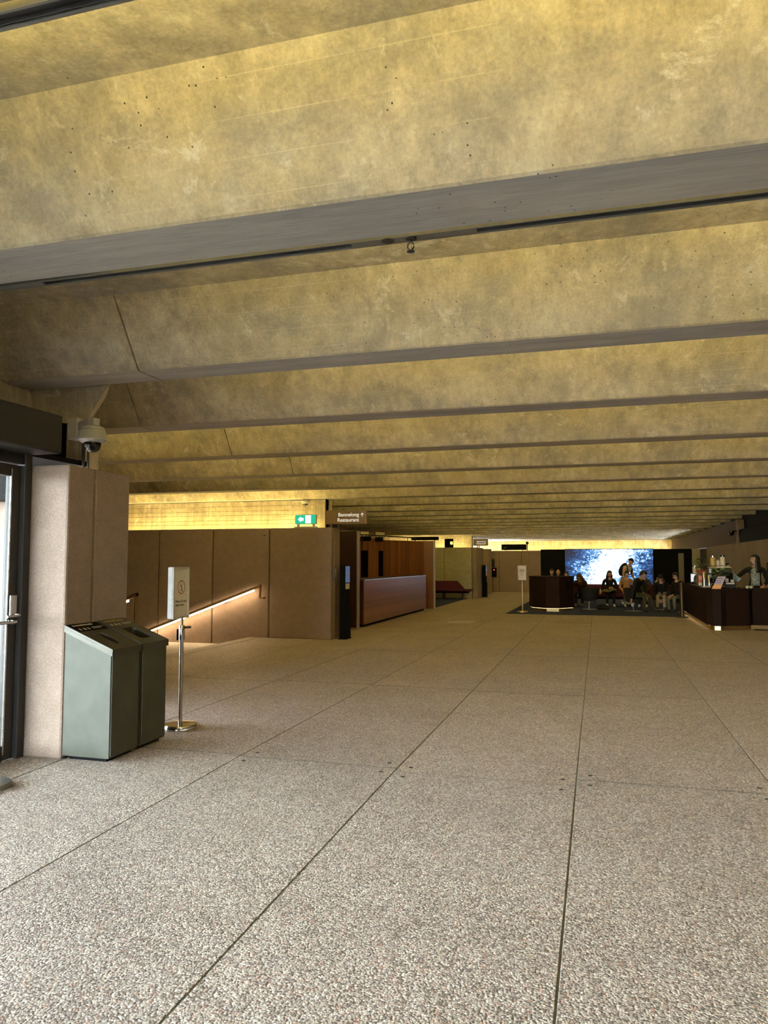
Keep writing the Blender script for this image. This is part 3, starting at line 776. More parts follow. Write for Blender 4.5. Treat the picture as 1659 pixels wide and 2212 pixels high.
link_mesh('plate', MB().bbox(-.012, .02, -.085, .085, 0, .31, .006), plain('grey plaque', (.11, .10, .105), .4), o)
link_mesh('pictogram', MB().box(.021, .022, -.02, .02, .17, .23).ball((.0215, 0, .25), (.002, .018, .018), 10, 6).box(.021, .022, -.035, -.01, .165, .21), 'paper', o)
link_mesh('lettering', MB().box(.021, .022, -.05, .05, .13, .145).box(.021, .022, -.05, .03, .10, .115).box(.021, .022, -.05, .01, .07, .085), 'paper', o)
def kiosk(name_label, loc, w, d, h):
    o = thing('information_totem', name_label, 'totem', loc)
    link_mesh('base', MB().bbox(-.03, w + .04, -.03, d + .03, 0, .012, .003), 'black', o)
    link_mesh('body', MB().bbox(0, w, 0, d, .012, h, .005), 'black', o)
    link_mesh('step_front', MB().bbox(w, w + .03, .01, d - .01, .012, h*.46, .004), 'black', o)
    dp = link_mesh('display', MB().box(w, w + .006, .012, d - .012, h - .36, h - .01), 'blue_screen', o)
    link_mesh('picture', MB().add([(w+.0065, d*.25, h-.23), (w+.0065, d*.8, h-.23), (w+.0065, d*.62, h-.19), (w+.0065, d*.5, h-.16), (w+.0065, d*.42, h-.19)], [(0,1,2,3,4)]), 'paper', dp)
    link_mesh('label', MB().box(w, w + .004, .02, d - .03, h - .50, h - .38), 'ceramic', o)
    return o
kiosk('black information totem with a blue display, beside the stair wall corner', (-5.315, 15.14, 0), .13, .30, 1.56)
kiosk('black totem with a pale label, standing at the pier beyond the bench', (-5.24, 35.25, 0), .17, .34, 1.5)

# ---- reception desk
o = thing('reception_desk', 'long timber reception desk with a pale top edge before the panelled wall', 'desk', (-5.68, 18.05, 0))
link_mesh('plinth', MB().box(-.75, -.06, .06, 7.0, 0, .07), 'black', o)
link_mesh('carcass', MB().box(-.80, -.02, .012, 7.06, .07, 1.17), 'wood_dark', o)
z = .07
k = 0
while z < 1.16:
    h = .073
    link_mesh('front_board', MB().bbox(-.02, .0 + random.uniform(0, .002), .0, 7.08, z + .0005, z + h - .0005, .0006), 'wood_desk', o); z += h; k += 1
link_mesh('end_panel', MB().bbox(-.80, -.02, -.012, .012, .07, 1.17, .003), 'wood_dark', o)
link_mesh('counter_top', MB().bbox(-.82, .004, -.012, 7.085, 1.172, 1.20, .004), 'wood_dark', o)
link_mesh('edge_trim', MB().box(.001, .006, .0, 7.08, 1.172, 1.199), plain('pale edge trim', (.62, .58, .66), .25, .6), o)  # added strip; the edge's reflected light is put into its pale colour
link_mesh('socket', MB().box(-.16, -.12, -.016, -.012, .92, 1.02), 'paper', o)
# track with spotlights over the timber wall and added pale boards standing for the concrete behind
o = thing('track_light', 'black lighting track with spotlights along the top of the timber wall', 'light', (-6.5, 24.6, 2.5))
q = MB(); p0 = Vector((-1.22, -3.06, .03)); p1 = Vector((.21, 1.64, .02))
q.tube([p0, p1], .02, 8); link_mesh('track', q, 'bronze_dark', o)
for t in (.30, .88):
    p = p0.lerp(p1, t); link_mesh('bracket', MB().box(p.x - .012, p.x + .012, p.y - .012, p.y + .012, -.45, p.z), 'bronze_dark', o)
for t, s_ in ((.19, .8), (.345, 1.0), (.505, .75)):
    p = p0.lerp(p1, t)
    sp = link_mesh('spotlight', MB().bbox(p.x - .16*s_, p.x + .16*s_, p.y - .1, p.y + .1, p.z - .20, p.z - .045, .015), 'black', o)
    link_mesh('yoke', MB().tube([(p.x, p.y, p.z), (p.x, p.y, p.z - .06)], .012, 6), 'bronze_dark', sp)
for i, (px_, py_, w) in enumerate(((-7.80, 23.0, .15), (-7.42, 23.85, .15), (-7.05, 24.5, .17))):
    o = tag(link_mesh('acoustic_board', MB().prism([(px_-w, py_-w*1.6), (px_-w+.03, py_-w*1.6-.02), (px_+w*.2+.03, py_+w*.4-.02), (px_+w*.2, py_+w*.4)], 2.36, 2.66), 'ceramic'),
            ['pale board above the timber wall, nearest the dark timber fin', 'pale board above the timber wall, middle of three', 'pale board above the timber wall, farthest from the fin'][i], 'board', 'pale boards above the timber wall')
# dark boxes on the wall tops
o = thing('display_box', 'long black ticker box above the timber wall end', 'display', (-6.70, 29.5, 2.50))
link_mesh('case', MB().bbox(-.56, .56, -.06, .06, .03, .17, .01), 'black', o)
link_mesh('leg', MB().box(-.42, -.39, -.02, .02, -2.49, .03), 'bronze_dark', o); link_mesh('leg', MB().box(.39, .42, -.02, .02, -2.49, .03), 'bronze_dark', o)
o = thing('display_box', 'wide black display with dim green lettering on the far granite wall', 'display', (-4.45, 42.05, 2.295))
link_mesh('case', MB().bbox(-.70, .68, -.05, .05, .03, .35, .012), 'black', o)
link_mesh('foot', MB().box(-.5, -.45, -.03, .03, 0, .03), 'bronze_dark', o); link_mesh('foot', MB().box(.45, .5, -.03, .03, 0, .03), 'bronze_dark', o)
text('lettering', 'LIFT', .11, (-.58, -.0515, .13), (PI/2, 0, 0), 'exit_dim', o, 'LEFT', .0005)
o = thing('exit_box', 'black box with a small lit yellow face on the olive lounge wall', 'display', (-6.54, 33.86, 2.32))
o.rotation_euler.z = math.radians(-34)
link_mesh('case', MB().bbox(-.20, .12, -.12, .16, .0, .40, .012), 'black', o)
link_mesh('lit_face', MB().box(.12, .126, -.06, .10, .14, .27), 'lit_yellow', o)
o = thing('fire_alarm_panel', 'black alarm panel with red light on the far granite wall', 'panel', (-5.56, 41.984, .82))
link_mesh('case', MB().bbox(-.14, .13, -.08, .01, .0, .52, .01), 'black', o)
link_mesh('upper_case', MB().bbox(-.15, .02, -.06, .01, .54, 1.0, .01), 'bronze_dark', o)
link_mesh('indicator', MB().ball((.0, -.085, .40), .035, 12, 8), 'red_led', o)

# ---- carpets
tag(link_mesh('carpet', MB().add([(-2.84, 24.05, .001), (2.50, 24.05, .001), (2.50, 25.5, .001), (5.45, 25.5, .001), (5.45, 41.85, .001), (-2.66, 41.85, .001),
     (-2.84, 24.05, .009), (2.50, 24.05, .009), (2.50, 25.5, .009), (5.45, 25.5, .009), (5.45, 41.85, .009), (-2.66, 41.85, .009)],
     [(5,4,3,2,1,0), (6,7,8,9,10,11)] + [(i, (i+1) % 6, (i+1) % 6 + 6, i + 6) for i in range(6)]), 'carpet_blue'), 'large blue grey carpet under the seated people before the screen', 'carpet')
tag(link_mesh('carpet', MB().box(-9.4, -5.66, 26.5, 33.78, .001, .009), 'carpet_blue'), 'dark grey carpet under the maroon bench by the olive wall', 'carpet')
# floor hatch
link_mesh('floor_hatch', MB().box(-3.98, -3.30, 20.15, 20.19, 0, .0035).box(-3.98, -3.30, 20.70, 20.74, 0, .0035).box(-3.98, -3.94, 20.19, 20.70, 0, .0035).box(-3.34, -3.30, 20.19, 20.70, 0, .0035), 'brass', fl)

# ---- maroon benches
def bench(label, loc, length, back0, back1, end_right=True):
    o = thing('bench', label, 'bench', loc)
    seat = MB().bbox(-length, 0, 0, .78, .345, .45, .045, 0, 3)
    link_mesh('seat', seat, 'maroon', o, True)
    v = []; 
    for (x0, x1, y, z) in ((back0 , back1 + .38, .50, .44), (back0, back1, .70, .80)):
        v += [(x0, y, z), (x1, y, z), (x1, y + .14, z), (x0, y + .14, z)]
    bk = MB().add(v, [(3,2,1,0), (4,5,6,7), (0,1,5,4), (1,2,6,5), (2,3,7,6), (3,0,4,7)])
    b_o = link_mesh('backrest', bk, 'maroon', o)
    bv = b_o.modifiers.new('soft', 'BEVEL'); bv.width = .035; bv.segments = 3
    link_mesh('underframe', MB().box(-length + .15, -.15, .16, .66, .27, .345), 'black', o)
    x = -length + .4
    while x < -.2:
        link_mesh('leg', MB().bbox(x - .03, x + .03, .2, .62, .0, .27, .006), 'bronze_dark', o); x += (length - .8)/3 if length > 2 else .9
    return o
bench('maroon bench with a sloping-ended backrest on the dark carpet by the olive wall', (-5.34, 32.45, .009), 3.4, -3.4, -.72)
bench('long maroon sofa before the screen, where people are sitting', (3.25, 28.70, .009), 5.2, -5.2, -.35)

# ---- timber console on the carpet
def poly_off(poly, d):
    cx = sum(p[0] for p in poly)/len(poly); cyy = sum(p[1] for p in poly)/len(poly)
    out = []
    n = len(poly)
    for i in range(n):
        a = Vector(poly[i-1]); b = Vector(poly[i]); c = Vector(poly[(i+1) % n])
        n1 = Vector(((b-a).y, -(b-a).x)).normalized(); n2 = Vector(((c-b).y, -(c-b).x)).normalized()
        m = (n1 + n2).normalized(); k = d / max(.3, m.dot(n1)); out.append((b.x + m.x*k, b.y + m.y*k))
    return out
con = [(-2.30, 26.50), (-2.16, 25.80), (-1.66, 25.32), (-1.22, 25.36), (-1.14, 25.46), (-.78, 26.0), (-.80, 27.2), (-1.2, 27.5), (-2.1, 27.4)]
o = thing('console', 'dark timber faceted console with glowing bronze plinth at the carpet edge', 'cabinet', (0, 0, .009))
link_mesh('plinth', MB().prism(poly_off(con, -.05), 0, .10), 'brass', o)
link_mesh('plinth_lamp', MB().prism(poly_off(con, -.035), .101, .108), 'lamp_kick', o)
link_mesh('core', MB().prism(poly_off(con, -.03), .108, 1.12), 'black', o)
for i in range(len(con)):
    a = Vector(con[i]); b = Vector(con[(i+1) % len(con)]); d = (b - a)
    nn = Vector((d.y, -d.x)).normalized(); L = d.length
    e = .006
    p = [a + d*(e/L), b - d*(e/L)]
    pts = [p[0], p[1], p[1] - nn*.025, p[0] - nn*.025]
    fp = link_mesh('facet_panel', MB().prism([(q.x, q.y) for q in pts][::-1], .12, 1.12), 'wood_bar', o)
    if i in (0, 4):
        c = a + d*.5; hw = d.normalized()*.065
        pts = [c - hw + nn*.006, c + hw + nn*.006, c + hw - nn*.004, c - hw - nn*.004]
        link_mesh('slot', MB().prism([(q.x, q.y) for q in pts][::-1], .72, 1.02), 'black', fp)
link_mesh('top', MB().prism(poly_off(con, .012), 1.12, 1.15), 'wood_bar', o)

# ---- bar counter
bar = [(2.60, 25.4), (2.56, 19.80), (2.66, 19.56), (2.84, 19.52), (2.95, 19.62), (3.52, 19.86), (3.62, 20.06), (5.40, 20.06), (5.40, 20.66), (3.22, 20.66), (3.22, 25.4)]
o = thing('bar_counter', 'black brown timber bar counter with glowing bronze plinth, right of the carpet', 'counter', (0, 0, 0))
link_mesh('plinth', MB().prism(poly_off(bar, -.05), 0, .10), 'brass', o)
link_mesh('plinth_lamp', MB().prism([(2.615, 25.3), (2.60, 19.9), (2.63, 19.9), (2.64, 25.3)], .102, .112), 'lamp_kick', o)
link_mesh('core', MB().prism(poly_off(bar, -.022), .113, .955), 'wood_bar', o)
for i in range(len(bar) - 1):
    a = Vector(bar[i]); b = Vector(bar[i+1]); d = b - a; L = d.length; nn = Vector((d.y, -d.x)).normalized()
    n = max(1, round(L/.95)) if i not in (8, 9) else 1
    for k in range(n):
        p0_ = a + d*(k/n) + d*(.004/L); p1_ = a + d*((k+1)/n) - d*(.004/L)
        pts = [p0_, p1_, p1_ - nn*.02, p0_ - nn*.02]
        link_mesh('facet_panel', MB().prism([(q.x, q.y) for q in pts][::-1], .115, .95), 'wood_bar', o)
link_mesh('counter_top', MB().prism(poly_off(bar, .02), .955, .99), 'wood_bar', o)
link_mesh('floor_cable', MB().tube([(3.62, 19.95, .012), (3.9, 19.86, .012), (4.4, 19.9, .012), (5.3, 19.84, .012)], .012, 6), 'black', o)

# things on the bar
CT = .99
o = thing('display_case', 'glass food display case on the long side of the bar', 'display case', (2.63, 22.2, CT))
link_mesh('frame', MB().box(0, .46, 0, 1.4, 0, .02).box(0, .46, 0, 1.4, .31, .32).box(0, .012, 0, .012, .02, .31).box(.448, .46, 0, .012, .02, .31).box(0, .012, 1.388, 1.4, .02, .31).box(.448, .46, 1.388, 1.4, .02, .31), 'steel_dark', o)
link_mesh('glass_front', MB().box(.012, .448, .002, .008, .02, .31), 'glass', o)
link_mesh('glass_side', MB().box(.002, .008, .012, 1.388, .02, .31), 'glass', o)
link_mesh('glass_shelf', MB().box(.02, .44, .02, 1.38, .165, .172), 'glass', o)
for i, (x, y) in enumerate(((.16, .25), (.26, .55), (.20, .9))):
    p = thing('salad_bowl', ['bowl of green salad in the display case, nearest its front glass', 'bowl of green salad in the middle of the display case', 'bowl of green salad at the back of the display case'][i], 'bowl', (2.63 + x, 22.2 + y, CT + .02), 0, 'salad bowls in the display case')
    link_mesh('bowl', MB().lathe([(.05, 0), (.10, .05), (.095, .05), (.05, .01)], 0, 0, 16, cap=False), 'ceramic', p)
    g = MB(); r2 = random.Random(i)
    for k in range(14): g.ball((r2.uniform(-.06, .06), r2.uniform(-.06, .06), .05 + r2.uniform(0, .03)), (.03, .025, .014), 6, 4)
    tag(link_mesh('salad', g, 'foliage', p), kind='stuff')
def jar(label, loc, r, h, body, lid, group=None):
    o = thing('jar', label, 'jar', loc, 0, group)
    link_mesh('body', MB().lathe([(r*.96, 0), (r, .01), (r, h*.80), (r*.8, h*.86)], 0, 0, 18), body, o, True)
    link_mesh('lid', MB().lathe([(r*.85, h*.86), (r*.85, h), (.001, h*1.01)], 0, 0, 18), lid, o, True)
    return o
T = CT + .32
jar('tall cream jar with clear lid on the display case, at its far end', (2.74, 23.45, T), .075, .23, 'ceramic', 'chrome')
jar('wide cream jar with white lid on the display case', (2.80, 23.05, T), .10, .20, 'ceramic', 'white_plastic')
def leaf_plant(o, n, base, h, spread, size, seed, name='foliage'):
    r2 = random.Random(seed)
    sm = MB()
    for k in range(n):
        a = r2.uniform(0, 2*PI); rr_ = r2.uniform(.3, 1)*spread; hh = base + h*r2.uniform(.35, 1)
        tip = Vector((rr_*math.cos(a), rr_*math.sin(a), hh)); root = Vector((0, 0, base))
        sm.tube([root, root.lerp(tip, .5) + Vector((0, 0, h*.12)), tip], .004, 5)
        d = (tip - root).normalized(); s = d.cross(Vector((0, 0, 1))); s = s.normalized() if s.length > .01 else Vector((1, 0, 0))
        dd = (Vector((math.cos(a), math.sin(a), r2.uniform(-.5, .5)))).normalized(); L = size*r2.uniform(.7, 1.2)
        q = MB(); w = s*L*.40; up = Vector((0, 0, .01))
        q.add([tip, tip + dd*L*.35 + w, tip + dd*L*.7 + w*.7, tip + dd*L, tip + dd*L*.7 - w*.7, tip + dd*L*.35 - w, tip + dd*L*.5 + up], [(0,1,6), (1,2,6), (2,3,6), (3,4,6), (4,5,6), (5,0,6)])
        link_mesh('leaf', q, 'foliage', o)
    link_mesh('stems', sm, 'bark', o)
o = thing('potted_plant', 'leafy plant in a red pot on top of the display case', 'plant', (2.80, 22.55, T))
link_mesh('pot', MB().lathe([(.10, 0), (.155, .12), (.14, .12), (.10, .05)], 0, 0, 20), 'terracotta', o, True)
leaf_plant(o, 26, .10, .30, .15, .17, 4)
o = thing('potted_plant', 'green leafy cutting in a dark pot before the coffee machine', 'plant', (2.86, 19.98, CT))
link_mesh('pot', MB().lathe([(.06, 0), (.08, .15), (.07, .15), (.06, .03)], 0, 0, 16), 'black_gloss', o, True)
leaf_plant(o, 30, .14, .32, .17, .18, 11)
o = thing('coffee_machine', 'black espresso machine with a cup rail on the corner of the bar', 'coffee machine', (2.76, 20.32, CT))
for fx, fy in ((.02, .02), (.38, .02), (.02, .38), (.38, .38)): link_mesh('foot', MB().box(fx, fx + .06, fy, fy + .06, 0, .06), 'chrome', o)
link_mesh('body', MB().bbox(0, .46, .0, .46, .24, .50, .02).bbox(0, .46, .28, .46, .06, .26, .01), 'black_gloss', o)
link_mesh('drip_tray', MB().bbox(0, .46, 0, .30, .06, .12, .01), 'chrome', o)
for gx in (.14, .32): link_mesh('group_head', MB().lathe([(.035, .17), (.045, .19), (.045, .24)], gx, .12, 16), 'chrome', o)
link_mesh('top_tray', MB().bbox(-.01, .47, -.01, .47, .50, .525, .006), 'ceramic', o)
link_mesh('cup_rail', MB().tube([(0, 0, .56), (.46, 0, .56), (.46, .46, .56), (0, .46, .56), (0, 0, .56)], .007, 6).tube([(.46, 0, .5), (.46, 0, .62)], .009, 6).tube([(0, 0, .5), (0, 0, .56)], .007, 6), 'chrome', o)
ZT = CT + .526
jar('large amber syrup jar with silver lid on the espresso machine', (2.83, 20.55, ZT), .068, .285, 'amber', 'chrome')
jar('small cream bottle between two jars on the espresso machine', (2.955, 20.60, ZT), .045, .19, 'ceramic', 'amber')
jar('cream jar with tall black lid on the espresso machine', (3.06, 20.55, ZT), .062, .30, 'ceramic', 'black_gloss')
o = thing('tin', 'small dark tin at the end of the espresso machine top', 'tin', (3.165, 20.57, ZT))
link_mesh('body', MB().lathe([(.04, 0), (.04, .09)], 0, 0, 16), 'black', o); link_mesh('lid', MB().lathe([(.042, .09), (.042, .105), (.001, .106)], 0, 0, 16), 'steel_dark', o)
for i, (x, y) in enumerate(((2.93, 20.42), (3.01, 20.40), (3.08, 20.40), (3.16, 20.42))):
    o = thing('cup', ['white cup upside down on the espresso machine, below the amber jar', 'white cup upside down on the espresso machine, below the small cream bottle', 'white cup upside down on the espresso machine, below the black-lidded jar', 'white cup upside down on the espresso machine, below the dark tin'][i], 'cup', (x, y, ZT), 0, 'cups on the espresso machine')
    link_mesh('bowl', MB().lathe([(.034, 0), (.030, .03), (.018, .052), (.001, .053)], 0, 0, 14), 'white_plastic', o, True)
    link_mesh('handle', MB().tube([(.03, 0, .012), (.048, 0, .018), (.046, 0, .035), (.026, 0, .04)], .004, 6), 'white_plastic', o)
for i, (x, y, h) in enumerate(((2.74, 21.55, .40), (2.86, 21.50, .34))):
    o = thing('canister', ['tall steel canister beside the display case on the bar', 'shorter steel canister beside the espresso machine'][i], 'canister', (x, y, CT))
    link_mesh('body', MB().lathe([(.05, 0), (.052, h*.85), (.046, h*.9)], 0, 0, 18), 'chrome', o, True)
    link_mesh('lid', MB().lathe([(.048, h*.9), (.048, h*.96), (.012, h), (.001, h)], 0, 0, 18), 'white_plastic', o, True)
o = thing('menu_card', 'small coral menu card standing against the display case', 'menu', (2.70, 21.95, CT))
link_mesh('stand', MB().box(-.05, .05, -.04, .04, 0, .012), 'chrome', o)
cd_ = link_mesh('card', MB().box(-.055, .045, -.006, .006, .012, .29), 'red_print', o)
link_mesh('lettering', MB().box(-.04, .03, -.0075, -.0065, .20, .22).box(-.04, .02, -.0075, -.0065, .16, .175).box(-.055, .045, -.0075, -.0065, .012, .10), 'ceramic', cd_)
o = thing('menu_card', 'slanted lilac and orange menu board at the corner of the bar', 'menu', (2.80, 19.72, CT), -.25)
bd = link_mesh('card', MB().prism_y([(-.13, 0), (.07, 0), (.19, .30), (.02, .30)], -.006, .006), 'lilac_print', o)
link_mesh('orange_band', MB().prism_y([(-.13, 0), (.07, 0), (.112, .105), (-.0775, .105)], -.0085, -.0065), 'orange_print', bd)
link_mesh('lettering', MB().prism_y([(.0, .24), (.13, .24), (.138, .26), (.008, .26)], -.0085, -.0065).prism_y([(-.02, .19), (.11, .19), (.117, .207), (-.013, .207)], -.0085, -.0065).prism_y([(-.045, .14), (.08, .14), (.087, .157), (-.038, .157)], -.0085, -.0065), 'ink', bd)
link_mesh('strut', MB().box(-.02, .02, .006, .10, 0, .012).box(.0, .02, .006, .02, 0, .2), 'bronze_dark', o)
o = thing('receipt_printer', 'black till printer with white paper between menu board and cups', 'printer', (3.13, 20.12, CT))
link_mesh('body', MB().bbox(-.12, .12, -.11, .11, 0, .16, .015), 'black_gloss', o)
link_mesh('screen_back', MB().bbox(-.09, .09, .02, .06, .16, .38, .01), 'black', o)
link_mesh('paper_roll', MB().box(-.10, -.03, -.09, -.05, .16, .25).box(.03, .10, -.03, .0, .16, .22).box(-.10, .10, -.115, -.111, .11, .145), 'paper', o)
for i in range(5):
    o = thing('saucer', ['lowest', 'second lowest', 'middle', 'second highest', 'topmost'][i] + ' white saucer of the low stack on the bar', 'saucer', (3.36, 20.22, CT + .0115*i), 0, 'stacked saucers on the bar')
    link_mesh('dish', MB().lathe([(.05, 0), (.10, .010), (.103, .011), (.05, .004), (.001, .004)], 0, 0, 20), 'ceramic', o, True)
for i, (x, y) in enumerate(((3.56, 20.28), (3.66, 20.36))):
    o = thing('cup', ['cream cup beside the saucer stack on the bar', 'cream cup on the bar nearest the woman in black'][i], 'cup', (x, y, CT))
    link_mesh('bowl', MB().lathe([(.022, 0), (.036, .03), (.042, .06), (.038, .06), (.02, .008), (.001, .008)], 0, 0, 16, cap=False), 'ceramic', o, True)
    link_mesh('handle', MB().tube([(.038, 0, .05), (.06, 0, .045), (.058, 0, .022), (.034, 0, .018)], .005, 6), 'ceramic', o)
for i, (x, y, rz) in enumerate(((2.70, 20.9, .2), (2.72, 21.35, -.3))):
    o = thing('open_booklet', ['open white booklet lying on the bar near the espresso machine', 'open white booklet lying on the bar near the coral card'][i], 'booklet', (x, y, CT), rz)
    link_mesh('left_page', MB().add([(-.10,-.10,.002), (0,-.10,.02), (0,.10,.02), (-.10,.10,.002), (-.10,-.10,0), (0,-.10,.004), (0,.10,.004), (-.10,.10,0)], [(0,1,2,3),(7,6,5,4),(0,4,5,1),(1,5,6,2),(2,6,7,3),(3,7,4,0)]), 'paper', o)
    link_mesh('right_page', MB().add([(0,-.10,.02), (.10,-.10,.03), (.10,.10,.03), (0,.10,.02), (0,-.10,.004), (.10,-.10,0), (.10,.10,0), (0,.10,.004)], [(0,1,2,3),(7,6,5,4),(0,4,5,1),(1,5,6,2),(2,6,7,3),(3,7,4,0)]), 'paper', o)
o = thing('menu_board', 'black framed menu board on the granite wall behind the woman at the bar', 'board', (5.47, 26.6, .95))
link_mesh('frame', MB().box(-.03, .02, -.8, .9, .0, .05).box(-.03, .02, -.8, .9, .62, .67).box(-.03, .02, .85, .9, .05, .62).box(-.03, .02, -.8, -.75, .05, .62), 'black', o)
link_mesh('board', MB().box(-.01, .01, -.75, .85, .05, .62), plain('brown board', (.16, .12, .10), .5), o)

# ---- led screen
o = thing('led_screen', 'large bright screen showing blue and white sea foam on the black wall', 'screen', (.575, 41.95, .42))
link_mesh('frame', MB().bbox(-2.29, 2.30, -.03, .02, -.02, 1.95, .01), 'black', o)
link_mesh('picture', MB().box(-2.26, 2.27, -.036, -.031, .0, 1.925), 'screen', o)

# ---- tub chairs
def tub_chair(label, x, y, rz):
    o = thing('lounge_chair', label, 'chair', (x, y, .009), rz)
    v = []; f = []; n = 18
    for i in range(n+1):
        a = -PI*.16 + (PI*1.32)*i/n
        hh = .30 + .10*math.sin(max(0, min(PI, (a + PI*.16)/(1.32)*1.0)))
        for (r, z) in ((.27, .33), (.34, .36 + hh), (.30, .37 + hh), (.22, .36)):
            v.append((r*math.cos(a), r*math.sin(a)*.95, z))
    for i in range(n):
        for k in range(4): f.append((i*4+k, (i+1)*4+k, (i+1)*4+(k+1) % 4, i*4+(k+1) % 4))
    f += [(0,1,2,3), (n*4+3, n*4+2, n*4+1, n*4)]
    link_mesh('shell', MB().add(v, f), 'black_fabric', o, True)
    link_mesh('seat', MB().lathe([(.20, .30), (.27, .33), (.27, .38), (.24, .41), (.001, .415)], 0, -.02, 24), 'black_fabric', o, True)
    link_mesh('pedestal', MB().lathe([(.028, .02), (.028, .31)], 0, 0, 12), 'chrome', o, True)
    link_mesh('base', MB().lathe([(.27, 0), (.27, .010), (.05, .022), (.001, .022)], 0, 0, 28), 'steel_dark', o, True)
    return o
tub_chair('empty black tub chair, its back to the camera, beside the console', -.29, 26.98, PI + .35)
tub_chair('black tub chair under the big man in black', 1.14, 26.42, .85)
tub_chair('black tub chair under the dark-hooded person near the bar', 2.16, 27.35, -.1)
tub_chair('black tub chair under the person in dark glasses beside the bar', 2.60, 26.27, -.85)
tub_chair('black tub chair under the bald person behind the console', -1.49, 30.2, 0.1)
tub_chair('black tub chair under the dark-haired person behind the console', -1.80, 31.25, 0.2)

# ---- people
def rotx(p, piv, a):
    p = Vector(p) - Vector(piv); c, s = math.cos(a), math.sin(a)
    return Vector((p.x, p.y*c - p.z*s, p.y*s + p.z*c)) + Vector(piv)
def head_mesh(mb, c, yaw, pitch, s=1.0, sk=0, eye=4, lip=5):
    n, m = 24, 18
    R_ = Matrix.Rotation(yaw, 3, 'Z') @ Matrix.Rotation(pitch, 3, 'X')
    def P(x, y, z): return R_ @ (Vector((x, y, z))*s) + Vector(c)
    v = []; f = []
    for i in range(m+1):
        th = PI*i/m
        for k in range(n):
            ph = 2*PI*k/n
            nx, ny, nz = math.sin(th)*math.cos(ph), math.sin(th)*math.sin(ph), math.cos(th)
            x, y, z = .074*nx, .094*ny, .115*nz
            if nz < 0:
                x *= 1 - .30*(-nz)**1.4; y *= 1 - .18*(-nz)**2
                if ny < 0: y -= .010*math.exp(-((nz + .85)/.2)**2)*max(0, 1 - abs(nx)*2)
            if ny < 0:
                y -= .026*math.exp(-(x/.013)**2 - ((z + .020)/.020)**2) + .012*math.exp(-(x/.010)**2 - ((z - .008)/.022)**2)
                y += .010*(math.exp(-((x-.031)/.015)**2 - ((z-.012)/.012)**2) + math.exp(-((x+.031)/.015)**2 - ((z-.012)/.012)**2))
                y -= .005*math.exp(-((z-.036)/.010)**2)*max(0, 1 - abs(nx)*1.3)
            v.append(P(x, y, z))
    for i in range(m):
        for k in range(n): f.append((i*n+k, (i+1)*n+k, (i+1)*n+(k+1) % n, i*n+(k+1) % n))
    mb.add(v, f, sk)
    for sx in (-1, 1):
        o = len(mb.v); mb.ball((0, 0, 0), (.009, .009, .007), 8, 6, eye)
        for q in range(o, len(mb.v)): w = mb.v[q]; mb.v[q] = tuple(P(w[0] + sx*.030, w[1] - .078, w[2] + .012))
        o = len(mb.v); mb.ball((0, 0, 0), (.010, .020, .030), 8, 6, sk)
        for q in range(o, len(mb.v)): w = mb.v[q]; mb.v[q] = tuple(P(w[0] + sx*.074, w[1] + .008, w[2] - .002))
    o = len(mb.v); mb.ball((0, 0, 0), (.024, .008, .009), 10, 6, lip)
    for q in range(o, len(mb.v)): w = mb.v[q]; mb.v[q] = tuple(P(w[0], w[1] - .088, w[2] - .052))
    return P
def shell(P, test, grow, drop=0.0, n=26, m=18, back=1.0):
    mb = MB(); v = []; keep = []
    for i in range(m+1):
        th = PI*i/m
        for k in range(n):
            ph = 2*PI*k/n
            nx, ny, nz = math.sin(th)*math.cos(ph), math.sin(th)*math.sin(ph), math.cos(th)
            v.append((nx, ny, nz))
    f = []
    for i in range(m):
        for k in range(n):
            q = (i*n+k, (i+1)*n+k, (i+1)*n+(k+1) % n, i*n+(k+1) % n)
            cx = sum(v[j][0] for j in q)/4; cyy = sum(v[j][1] for j in q)/4; cz = sum(v[j][2] for j in q)/4
            if test(cx, cyy, cz): f.append(q)
    vv = []
    for (nx, ny, nz) in v:
        z = .115*nz*grow
        if nz < 0: z -= drop*(-nz)
        y = .094*ny*grow*(back if ny > 0 else 1)
        vv.append(P(.074*nx*grow, y, z))
    used = sorted({j for q in f for j in q}); mp = {j: i for i, j in enumerate(used)}
    mb.add([vv[j] for j in used], [tuple(mp[j] for j in q) for q in f])
    return mb
HAIRS = {
    'short': (lambda x, y, z: z > .42 or (y > -.15 and z > -.25) or (y > .3 and z > -.6), 1.09, 0.0, 1.04),
    'long': (lambda x, y, z: z > .45 or (y > -.30 and abs(x) > .55) or y > .05, 1.16, .20, 1.1),
    'hood': (lambda x, y, z: z > .55 or y > -.42 or abs(x) > .86, 1.30, .06, 1.15),
    'cap': (lambda x, y, z: z > .28, 1.13, 0.0, 1.05),
}
